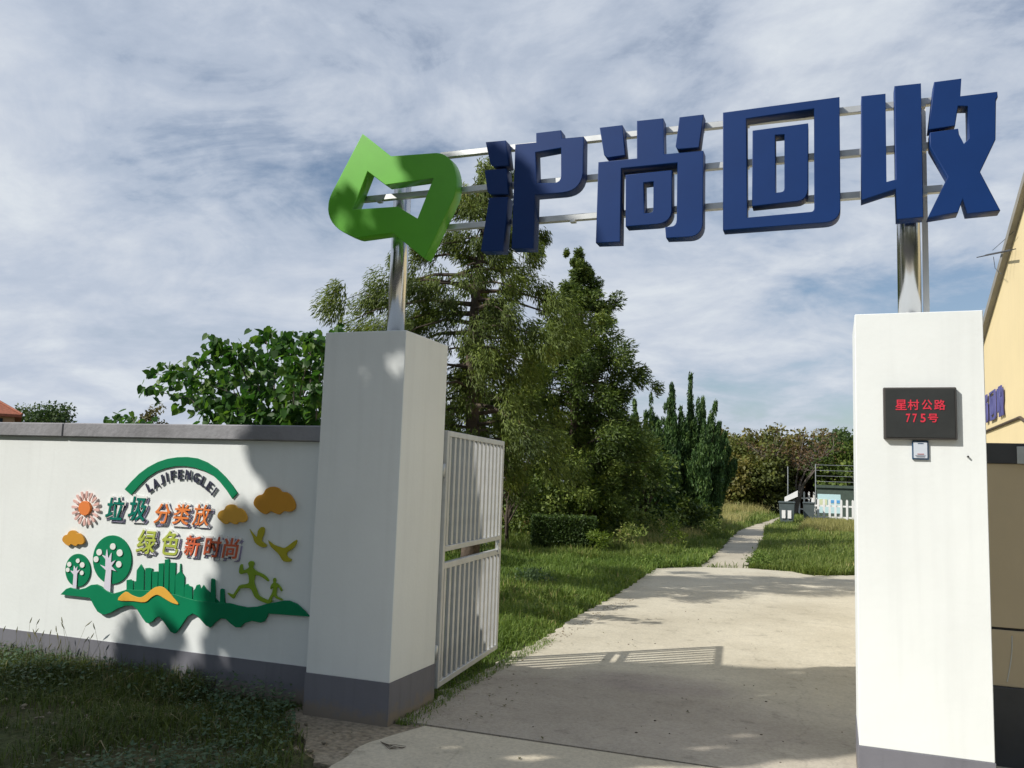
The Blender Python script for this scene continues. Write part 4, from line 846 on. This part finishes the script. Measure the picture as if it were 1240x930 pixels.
# mulberry behind the wall: arching shoots with heart-shaped leaves
def mulberry(name, base, tips, label, seed, nbig, leafsize, Y0, extra):
    rr = np.random.default_rng(seed); t = thing(name, base, label, 'shrub'); b0 = np.array(base, float); shoots = []; q = G()
    for (px_, py_) in tips:
        tip = on_y(px_, py_, Y0 + rr.uniform(-.7, .9)); s = b0 + np.array([rr.normal() * .25, rr.normal() * .2, 0]); h = tip - s
        m1 = s + h * np.array([.35, .35, .62]); m2 = s + h * np.array([.7, .7, .93]) + [0, 0, .06]
        pts = np.array([s, m1, m2, tip]); shoots.append(pts); q.tube(pts, [.02, .012, .007, .003], 5, cap=False)
    put('shoots', q.mesh('shoots'), M_barkg, t)
    Ps, Ds = [], []
    for pts in shoots:
        for s in rr.uniform(.28, 1.0, extra):
            x = s * 3; i = min(2, int(x)); f = x - i; c = pts[i] * (1 - f) + pts[i + 1] * f; sp = .035 + .17 * (1 - s)
            Ps.append(c + rr.normal(size=3) * np.array([sp, sp * 1.2, sp])); Ds.append([rr.normal() * .6, rr.normal() * .6 - .35, -.75 + rr.normal() * .45])
    Ps, Ds = np.array(Ps), np.array(Ds); order = np.argsort(Ps[:, 1] - .35 * Ps[:, 2] + rr.normal(size=len(Ps)) * .25); big = order[:nbig]; rest = order[nbig:]
    # heart-shaped leaf with midrib fold, shared by the single leaves
    hv = [(0, 0, 0), (.30, -.10, .05), (.46, .18, .09), (.36, .55, .07), (.0, 1.0, -.05), (-.36, .55, .07), (-.46, .18, .09), (-.30, -.10, .05), (0, .45, -.02)]
    hf = [(0, 1, 2, 8), (2, 3, 4, 8), (8, 4, 5, 6), (0, 8, 6, 7)]
    mes = []
    for k in range(6):
        me = bpy.data.meshes.new('leaf'); me.from_pydata([(a * leafsize, b * leafsize, c * leafsize) for a, b, c in hv], [], hf)
        at_ = me.attributes.new('tint', 'FLOAT', 'FACE'); at_.data.foreach_set('value', np.full(4, [.2, .4, .5, .62, .75, .93][k], np.float32)); me.materials.append(L_mul); mes.append(me)
    for i in big:
        o = bpy.data.objects.new('leaf', mes[rr.integers(0, 6)]); C.objects.link(o); o.parent = t
        D = Vector(Ds[i]); o.rotation_euler = D.to_track_quat('Y', 'Z').to_euler(); o.rotation_euler.rotate_axis('Y', rr.uniform(-1.1, 1.1)); s_ = rr.uniform(.7, 1.25); o.scale = (s_, s_, s_)
        o.location = Vector(Ps[i] - b0)
    n = len(rest); Dn = unit(Ds[rest]); Sd = unit(np.cross(Dn, rr.normal(size=(n, 3)) * .8 + [0, 0, .6])); Nn = np.cross(Sd, Dn); sz = leafsize * rr.uniform(.65, 1.2, n); H = np.array(hv)
    V = Ps[rest][:, None] + sz[:, None, None] * (H[None, :, 0:1] * Sd[:, None] + H[None, :, 1:2] * Dn[:, None] + H[None, :, 2:3] * Nn[:, None]); F = (np.arange(n)[:, None, None] * 9 + np.array(hf)[None]).reshape(-1, 4)
    put('foliage', fast('foliage', V.reshape(-1, 3), F, np.repeat(np.clip(.48 + rr.normal(size=n) * .22, 0, 1), 4)), L_mul, t, kind='stuff')
tips = [(172, 470), (186, 452), (200, 442), (222, 450), (232, 432), (252, 414), (262, 425), (286, 420), (300, 430), (318, 403), (335, 415), (348, 408), (372, 404), (388, 412), (398, 425), (225, 478), (243, 462), (262, 455), (282, 446), (305, 452), (330, 440), (352, 436), (376, 440), (240, 495), (262, 485), (290, 480), (320, 475), (350, 470), (385, 470), (400, 450), (410, 395), (425, 420), (275, 500), (310, 498), (345, 495), (375, 500)]
mulberry('mulberry_shrub', (-5.6, 8.2, 0), tips, 'broad leaved bright green shrub rising behind the wall beside the pillar', 71, 300, .098, 8.0, 84)
mulberry('mulberry_shrub', (-9.1, 9.2, 0), [(140, 512), (150, 503), (160, 506), (172, 510), (182, 512), (155, 510), (145, 514)], 'small tuft of leafy shoots just showing above the wall coping', 72, 60, .10, 9.2, 26)
# dome-shaped far tree at the far left
far = on_y(40, 500, 45); broadleaf('round_tree', (far[0] - .3, 45.4, 0), 5.8, 3.2, 2.6, 90, .55, 110, .22, L_dark, 'dark round tree beside the distant red roofed house', 81, low=.05)
fb = on_y(183, 508, 40); broadleaf('round_tree', (fb[0], 40, 0), 4.75, 1.0, 1.0, 20, .35, 80, .2, L_brown, 'small brownish distant tree tip just over the wall coping', 82, low=.2)
# woodland edge across the far end: each tree
wl = [(862, 527, 60, 2.8, L_brown, 'brown olive woodland tree next to the junipers'), (886, 519, 63, 3.2, L_olive, 'olive woodland tree, second from the junipers'), (908, 521, 58, 2.6, L_green2, 'mid green woodland tree left of the olive crown behind the path end'),
      (930, 516, 62, 3.3, L_olive, 'broad olive yellow tree straight above the garden path'), (952, 524, 66, 3.0, L_brown, 'brownish tree left of the bare branched one'), (1000, 522, 68, 3.2, L_brown, 'brown green tree behind the wire fence'),
      (1018, 528, 57, 2.6, L_con2, 'bright green tree hanging over the dark green container'), (1040, 516, 62, 3.2, L_dark, 'dark tree just behind the sunlit pillar edge'), (845, 524, 66, 3.0, L_dark, 'dark woodland tree just behind the junipers'), (985, 545, 60, 1.9, L_red, 'rust red tree between the bare tree and the wire fence'),
      (897, 548, 56, 2.2, L_olive, 'low olive tree at the front of the woodland edge above the path'), (925, 552, 55.5, 2.0, L_green2, 'low green bush tree in front of the broad olive tree')]
for k, (px_, py_, Yw, rad, mt, lab) in enumerate(wl):
    tp = on_y(px_, py_, Yw); broadleaf('woodland_tree', (tp[0], Yw, 0), tp[2] * .96, rad, 2.6, 85, .52, 75, .24, mt, lab, 90 + k, group='trees at the woodland edge', low=.0 if k > 8 else .05, wid=.7)
# bare reddish tree with fanning branches
def bare_tree():
    rr = np.random.default_rng(120); tp = on_y(965, 528, 56); t = thing('bare_tree', (tp[0] - .2, 56, 0), 'bare reddish brown tree with fanning branches behind the slim pole', 'tree'); b = np.array([tp[0] - .2, 56, 0]); H = tp[2]; q = G(); q2 = G(); ends = []
    for k in range(11):
        a = rr.uniform(-1, 1); h = rr.uniform(.75, 1.0) * H; e = b + [a * 2.4, rr.normal() * .6, h]; m = b + [a * .6, 0, h * .45]
        q.tube([b + [a * .1, 0, 0], m, e], [.10, .06, .015], 6, cap=False)
        for j in range(16):
            s = rr.uniform(.35, 1); c = m * (1 - s) + e * s; f = c + [rr.normal() * .5, rr.normal() * .4, abs(rr.normal()) * .55]; q2.tube([c, f], [.016, .006], 3, cap=False); ends.append(f)
    put('trunk', q.mesh('trunk'), M_barkg, t); put('twigs', q2.mesh('twigs'), M_barkg, t)
    P, idx, off = clumps(np.array(ends), .22, 10, rr); crown('foliage', P, rr.normal(size=P.shape), .14, .6, L_red, .4 + rr.normal(size=len(P)) * .2, t, rr)
bare_tree()

# ------------------------------------------------------------------ grass and weeds
def inside_poly(x, y, poly):
    x = np.asarray(x); y = np.asarray(y); r = np.zeros(len(x), bool); P = np.array(poly); j = len(P) - 1
    for i in range(len(P)):
        xi, yi = P[i]; xj, yj = P[j]; c = ((yi > y) != (yj > y)) & (x < (xj - xi) * (y - yi) / (yj - yi + 1e-12) + xi); r ^= c; j = i
    return r
def nfield(x, y, s, seed):
    rr = np.random.default_rng(seed); v = np.zeros(len(x))
    for k in range(7):
        a = rr.uniform(0, 6.28); f = s * rr.uniform(.5, 2.2); v += np.sin(f * (x * math.cos(a) + y * math.sin(a)) + rr.uniform(0, 6.28))
    return v / 3.0
def blades(name, x, y, h, wd, mat, tint, rr, lean=.45, z0=0.0, seg=2, label=None, kind='stuff'):
    n = len(x); a = rr.random(n) * 6.283; l = np.abs(rr.normal(size=n)) * lean; dx_, dy_ = np.cos(a), np.sin(a); sx, sy = -np.sin(a + rr.normal(size=n) * .6), np.cos(a + rr.normal(size=n) * .6)
    b = np.stack([x, y, np.full(n, z0 - .01)], 1); S = np.stack([sx, sy, np.zeros(n)], 1) * (wd / 2)[:, None]
    m = b + np.stack([dx_ * h * l * .35, dy_ * h * l * .35, h * .6], 1); tp = b + np.stack([dx_ * h * l * 1.15, dy_ * h * l * 1.15, h * (1 - .35 * l)], 1)
    V = np.stack([b - S, b + S, m + S * .75, m - S * .75, tp], 1).reshape(-1, 3); i = np.arange(n)[:, None] * 5
    F = np.concatenate([i + [[0, 1, 2]], i + [[0, 2, 3]], i + [[3, 2, 4]]], 1).reshape(-1, 3)
    put(name, fast(name, V, F, np.repeat(np.clip(tint, 0, 1), 3)), mat, label=label, kind=kind, cat='grass' if label else None)
drive_poly = [tuple(p) for p in drive]; path_poly = PATH_L + PATH_R
def lawn():
    rr = np.random.default_rng(200)
    # near lawn left of the driveway
    n = 330000; Y = 5.6 + (20.5 - 5.6) * rr.random(n) ** 1.35; X = rr.uniform(-1, 0, n) * (1.5 + .55 * Y) - 2.55
    k = ~inside_poly(X, Y, drive_poly) & ~inside_poly(X, Y, path_poly) & ((X < -2.75 + .02 * rr.normal(size=n)) | (Y > 17.6)) & (Y > 5.75)
    k &= ~((X > -3.0) & (Y < 6.9) & (rr.random(n) < .35)) & ~((X > -7.2) & (X < -4.5) & (Y > 18.1) & (Y < 19.3))
    X, Y = X[k], Y[k]; nf = nfield(X, Y, 2.3, 1); nf2 = nfield(X, Y, .8, 2)
    keep = rr.random(len(X)) < np.clip(.75 + .3 * nf, .25, 1); X, Y, nf, nf2 = X[keep], Y[keep], nf[keep], nf2[keep]
    h = np.clip(.055 + .03 * nf + .03 * np.maximum(0, nfield(X, Y, 4.5, 3)) + .0040 * Y, .02, .28) * rr.uniform(.4, 1.8, len(X)); edge = np.clip((-2.72 - X) / .35, .35, 1); h *= np.where(Y < 16.5, edge, 1)
    blades('lawn_grass', X, Y, h, np.full(len(X), .005) + .00075 * Y, L_grass, .45 + .20 * nf2 + rr.normal(size=len(X)) * .19, rr, .7, label='short green lawn grass left of the driveway behind the gate')
    # field grass beyond, both sides of the path
    n = 190000; Y = 17.4 + 42 * rr.random(n) ** 1.5; X = rr.uniform(-.40, .12, n) * Y + rr.normal(size=n) * .3
    k = ~inside_poly(X, Y, drive_poly) & ~inside_poly(X, Y, path_poly); X, Y = X[k], Y[k]; nf = nfield(X, Y, .6, 5); dist = Y / 17
    h = np.clip(.15 + .09 * nf + .10 * np.maximum(0, nfield(X, Y, 1.8, 6)) + .12 * (Y > 19) * (X < -3.4), .05, .6) * rr.uniform(.5, 1.5, len(X)); near = (X > -3.8) & (X < -1.0) & (Y < 40); h = np.where(near & (X > -1.9), np.minimum(h, .16 + .12 * rr.random(len(X))), np.where(near, np.minimum(h, .24 + .15 * rr.random(len(X))), h))
    blades('field_grass', X, Y, h, .006 * np.ones(len(X)) + .00075 * Y, L_weed, .42 + .22 * nf + rr.normal(size=len(X)) * .2, rr, .6, label='taller rough grass and weeds on both sides of the garden path')
    # pale tall seed grass
    n = 22000; Y = 20.0 + 34 * rr.random(n) ** 1.1; X = -3.5 - .10 * (Y - 20) * rr.random(n) - 1.7 * rr.random(n); k = ~((X < -4.6) & (Y > 29) & (Y < 32.5)); X, Y = X[k], Y[k]
    keep = nfield(X, Y, .9, 8) > -.15; X, Y = X[keep], Y[keep]
    blades('seed_grass', X, Y, (.30 + .012 * (Y - 20)) * rr.uniform(.4, 1.3, len(X)), .007 + .0004 * Y, L_straw, .5 + rr.normal(size=len(X)) * .2, rr, .35, label='pale straw coloured seed grass in front of the junipers')
    n = 9000; Y = 33 + 9 * rr.random(n); X = rr.uniform(-1.2, 2.6, n); blades('brown_grass', X, Y, .38 * rr.uniform(.5, 1.3, n), .010 + .0005 * Y, L_straw, .12 + np.abs(rr.normal(size=n)) * .2, rr, .4, label='brownish grass in front of the picket fence')
    # foreground weeds by the wall, shaded
    n = 120000; Y = rr.uniform(2.6, 5.25, n); X = rr.uniform(-7.6, -2.5, n)
    bound = np.interp(Y, [2.6, 3.4, 4.2, 4.65, 5.0, 5.25], [-2.66, -2.68, -2.70, -2.98, -3.36, -3.34]); fade = (bound - X) / .3
    nf = nfield(X, Y, 2.0, 12); nf2 = nfield(X, Y, 5.0, 13); d = np.clip(.45 + .38 * nf + .25 * nf2, .04, 1); d *= np.clip(fade, 0, 1)
    bare = np.exp(-(((X + 4.75) / .75) ** 2 + ((Y - 4.25) / .32) ** 2)) + .8 * np.exp(-(((X + 3.7) / .5) ** 2 + ((Y - 3.75) / .12) ** 2)); d *= 1 - .95 * np.clip(bare, 0, 1); d = np.where((Y > 4.85), np.maximum(d, .8 * np.clip(fade * 2, 0, 1)), d)
    k = rr.random(n) < d; X, Y, nf, nf2 = X[k], Y[k], nf[k], nf2[k]
    h = (.055 + .02 * nf2 + .10 * np.clip((Y - 4.75) / .45, 0, 1) * (X < -4.2)) * rr.uniform(.4, 1.8, len(X))
    blades('verge_grass', X, Y, np.clip(h, .015, .3), rr.uniform(.004, .009, len(X)), L_gdark, .45 + .15 * nf + rr.normal(size=len(X)) * .24, rr, .9, label='dark green weedy grass on the verge in front of the wall')
    # small round-leaved weeds
    n = 26000; Y = rr.uniform(2.7, 5.22, n); X = rr.uniform(-7.6, -2.7, n); bound = np.interp(Y, [2.6, 4.2, 4.65, 5.25], [-2.75, -2.8, -3.1, -3.5]); nf = nfield(X, Y, 3.2, 33)
    wall_near = np.clip((Y - 4.5) / .5, 0, 1); bare = np.exp(-(((X + 4.75) / .55) ** 2 + ((Y - 4.2) / .28) ** 2))
    k = (X < bound) & (rr.random(n) < np.clip(.25 + .6 * nf + .45 * wall_near - bare, 0, 1)); X, Y = X[k], Y[k]; wn = wall_near[k]
    P = np.stack([X, Y, rr.uniform(.01, .07, len(X)) * (1 + 1.6 * wn)], 1); D = rr.normal(size=P.shape); D[:, 2] = np.abs(D[:, 2]) * .35
    V, F = leaves(P, D, rr.uniform(.018, .045, len(X)), .62, rr, nrm=np.array([0, 0, 1.8])); put('verge_weeds', fast('verge_weeds', V, F, np.repeat(np.clip(.5 + rr.normal(size=len(X)) * .2, 0, 1), 2)), L_blue, label='low broad leaved weeds among the verge grass by the wall', cat='weeds', kind='stuff')
    # grass along the slab joints and gate foot
    n = 2600; X = rr.uniform(-2.72, -2.5, n) + .02; Y = 5.15 + 3.3 * rr.random(n) ** 1.6; X = np.where(Y > 5.9, -2.62 - .14 * rr.random(n), X); k = (X < -2.58) | (rr.random(n) < .12); X, Y = X[k], Y[k]
    blades('joint_grass', X, Y, .05 * rr.uniform(.4, 1.5, len(X)), np.full(len(X), .006), L_grass, .4 + rr.normal(size=len(X)) * .2, rr, .8, label='grass creeping over the driveway edge by the gate')
lawn()
# foxtail grasses against the wall
def foxtails():
    rr = np.random.default_rng(300); t = thing('foxtail_grass', (-5.5, 5.1, 0), 'thin foxtail grasses with small seed heads against the sunlit wall', 'grass'); q = G(); q2 = G()
    for k in range(24):
        x = rr.normal(-5.55, .28); y = rr.uniform(5.0, 5.2); h = rr.uniform(.22, .42); dx_ = rr.normal() * .07; pts = [(x, y, 0), (x + dx_ * .4, y - .01, h * .6), (x + dx_, y - .02, h)]; q.tube(pts, [.0016, .0013, .001], 3, cap=False)
        e = np.array(pts[2]); q2.tube([e, e + [dx_ * .2 + .004, 0, .02], e + [dx_ * .4 + .01, 0, .045]], [.0022, .0048, .0015], 5)
    put('stalks', q.mesh('stalks'), L_gstalk, t); put('seed_heads', q2.mesh('seed_heads'), L_gstalk, t)
L_gstalk = surf('dry_green_stalk', (0.20, 0.19, 0.09), 0.8)
foxtails()
# stones, fallen leaves and litter
def litter():
    rr = np.random.default_rng(310); q = G()
    import bmesh
    def stones(nm, n, xs, ys, smin, smax, mat, lab, cat):
        V, F = [], []; b = 0; ico = bmesh.new(); bmesh.ops.create_icosphere(ico, subdivisions=1, radius=1); iv = np.array([v.co[:] for v in ico.verts]); iff = np.array([[v.index for v in f.verts] for f in ico.faces]); ico.free()
        for k in range(n):
            s = rr.uniform(smin, smax); p = iv * (1 + rr.normal(size=(len(iv), 1)) * .15) * s * rr.uniform(.6, 1.2, 3) * [1, 1, .6]; V.append(p + [rr.uniform(*xs), rr.uniform(*ys), .012 + s * .1]); F.append(iff + b); b += len(iv)
        put(nm, fast(nm, np.concatenate(V), np.concatenate(F)), mat, label=lab, cat=cat, kind='stuff')
    stones('pebbles', 90, (-5.6, -2.7), (3.3, 4.9), .005, .022, M_dirt, 'small pebbles and clods on the bare verge soil', 'pebbles')
    stones('soil_crumbs', 260, (-2.78, -2.58), (5.9, 12), .004, .014, M_dirt, 'soil crumbs along the grass edge of the driveway', 'soil')
    stones('grit', 70, (-2.5, .1), (4.6, 12), .003, .010, M_bark, 'scattered grit on the driveway', 'grit')
    n = 60; P = np.stack([rr.uniform(-2.7, .1, n), 4.4 + 9 * rr.random(n) ** 1.5, np.full(n, .022)], 1); P[:25, 0] = -2.45 + rr.random(25) * .3; P[:25, 1] = rr.uniform(5.2, 6.6, 25); D = rr.normal(size=(n, 3)) * [1, 1, .1]
    V, F = leaves(P, D, rr.uniform(.015, .04, n), .5, rr, nrm=np.array([0, 0, 3.])); put('fallen_leaves', fast('fallen_leaves', V, F, np.full(2 * n, .2)), L_brown, label='dry fallen leaves scattered on the concrete', cat='leaves', kind='stuff')
    q = G(); c = on_z(470, 902, .02)
    for k in range(5): a = rr.uniform(-.4, .4); q.tube([c + [-.06 * k * .3, .01 * k, 0], c + [.05 * math.cos(a), .03 * math.sin(a) - .02 * k, .004], c + [.11 * math.cos(a), .08 * math.sin(a), .0]], [.002, .0018, .001], 4)
    put('twig', q.mesh('twig'), M_bark, label='small forked twig lying on the concrete before the shaded pillar', cat='twig')
litter()

# ------------------------------------------------------------------ the roadside tree that shades the gate, and added trees behind the viewer
def shade_tree(name, poly, s0, s1, n, holes, label, seed, foot, lsize=.13):
    """crown whose shade falls on the given outline (X,Z) at the wall plane"""
    rr = np.random.default_rng(seed); P = np.array(poly); mn, mxx = P.min(0), P.max(0); X = rr.uniform(mn[0] - .15, mxx[0] + .15, n * 3); Z = rr.uniform(mn[1], mxx[1] + .15, n * 3)
    wob = .09 * nfield(X, Z, 6, seed); wob2 = .09 * nfield(X, Z, 5, seed + 1); k = inside_poly(X + wob, Z + wob2, poly)
    f = nfield(X, Z, 5.5, seed + 2) + .45 * nfield(X, Z, 12, seed + 3); k &= f < 1.75
    for (hx_, hz_, hr) in holes: k &= (((X - hx_) / hr) ** 2 + ((Z - hz_) / (hr * 1.25)) ** 2) > rr.uniform(.6, 1.1, len(X))
    X, Z = X[k][:n], Z[k][:n]; c = P.mean(0); s = rr.uniform(s0, s1, len(X))
    Q = np.stack([X, np.full(len(X), 5.25), Z], 1) - SUND[None] / np.linalg.norm(SUND) * s[:, None]
    t = thing(name, foot, label, 'tree'); b = np.array(foot, float); top = Q.mean(0); q = G(); q.tube([b, b * .4 + top * .6 + [.1, 0, 0], top + [0, 0, 1.0]], [.14, .10, .03], 8); put('trunk', q.mesh('trunk'), M_bark, t); q = G()
    for i in range(0, len(Q), max(1, len(Q) // 70)): st = b * .35 + top * .65 + rr.normal(size=3) * .1; q.tube([st, (st + Q[i]) / 2 + rr.normal(size=3) * .1, Q[i]], [.03, .018, .004], 4, cap=False)
    put('limbs', q.mesh('limbs'), M_bark, t)
    crown('foliage', Q, rr.normal(size=Q.shape), lsize * rr.uniform(.7, 1.3, len(Q)), .7, L_mul, .4 + rr.normal(size=len(Q)) * .2, t, rr)
poly = [(-5.12, .05), (-5.0, .46), (-4.9, .30), (-4.82, .02), (-4.74, .48), (-4.62, .42), (-4.56, .08), (-4.42, -.02), (-4.26, .42), (-4.2, .8), (-4.2, .95), (-4.36, 1.05), (-4.25, 1.2), (-3.84, 1.28), (-3.82, 1.45), (-4.0, 1.75), (-4.02, 2.0), (-4.4, 2.4), (-4.35, 2.9), (-3.95, 3.25), (-3.55, 3.4), (-3.25, 3.7), (-3.0, 3.5), (-2.75, 3.8), (-2.5, 3.95), (-2.2, 3.8), (-1.75, 3.65), (-1.35, 3.1), (-1.0, 2.5), (-.72, 1.8), (-.58, 1.2), (-.5, .62), (-.62, .2), (-.75, -.2), (-.8, -.9), (-1.0, -1.8), (-1.8, -2.4), (-3.2, -2.5), (-4.6, -2.0), (-5.6, -1.6), (-5.7, -1.0), (-5.3, -.4)]
holes = [(-2.56, 2.15, .11), (-2.79, 2.06, .07), (-2.62, 1.45, .04), (-2.74, 1.0, .05), (-4.12, .25, .09), (-4.22, .5, .06), (-3.30, 3.35, .12), (-3.22, 3.12, .09), (-2.8, 3.62, .09), (-3.1, 3.5, .07), (-1.25, .75, .12), (-1.05, .35, .11), (-3.6, 1.75, .05), (-1.25, -.42, .13), (-1.7, -.45, .08), (-2.0, -1.0, .10)]
shade_tree('roadside_tree', poly, 6.0, 11.0, 46000, holes, 'leafy roadside tree left of the viewer that shades the gate pillar', 401, (-8.2, .3, 0))

# unseen trees added behind the viewer to block sky light
for k, (x_, y_, h_, r0) in enumerate([(-13, -15, 8.5, 3.4), (-5, -16, 9.5, 3.8), (4, -8, 12.0, 4.2), (12, -8, 12.5, 4.6), (14, -1, 11, 4.0), (-21, -12, 8.0, 3.3)]):
    broadleaf('sky_block_tree', (x_, y_, 0), h_, r0, r0, 46, 1.0, 60, .55, L_dark, ['added sky-blocking broad tree, far left behind the viewer', 'added sky-blocking tall tree left of centre behind the viewer', 'added sky-blocking tree right behind the viewer', 'added sky-blocking tall tree right behind the yellow building side', 'added sky-blocking tree right of the viewer', 'lowest added sky-blocking tree at the far left end of the row'][k], 500 + k, group='added trees that block sky light', low=.08)

# single weeds standing up out of the rough grass
wl_ = ['leafy weed beside the clipped hedge, the nearest of the row', 'leafy weed just right of the clipped hedge', 'yellowish weed left of the garden path start', 'tall weed at the foot of the pointed conifer', 'weed clump in the straw coloured seed grass', 'weed clump under the juniper spires', 'low weed at the driveway corner by the garden path', 'weed tuft on the right verge of the garden path', 'low leafy weed on the lawn behind the open gate', 'pale weed clump midway along the left side of the garden path']
for k, (x_, y_, h_, r0, m_) in enumerate([(-4.75, 18.2, .55, .22, L_yel), (-4.35, 19.6, .7, .28, L_weed), (-3.75, 21.5, .6, .3, L_yel), (-5.0, 21.8, .9, .3, L_con2), (-4.4, 24.0, .8, .35, L_weed), (-4.2, 28.2, .9, .4, L_grey), (-3.3, 17.0, .22, .2, L_grass), (-1.45, 18.6, .28, .25, L_grass), (-4.3, 12.6, .22, .3, L_grey), (-3.4, 26.0, .6, .35, L_weed)]):
    broadleaf('weed_clump', (x_, y_, 0), h_, r0, r0, 16, .11 + .05 * h_, 34, .05 + .04 * h_, m_, wl_[k], 600 + k, cat='weed', group='leafy weeds in the rough grass', low=0, trunk=False, wid=.4)
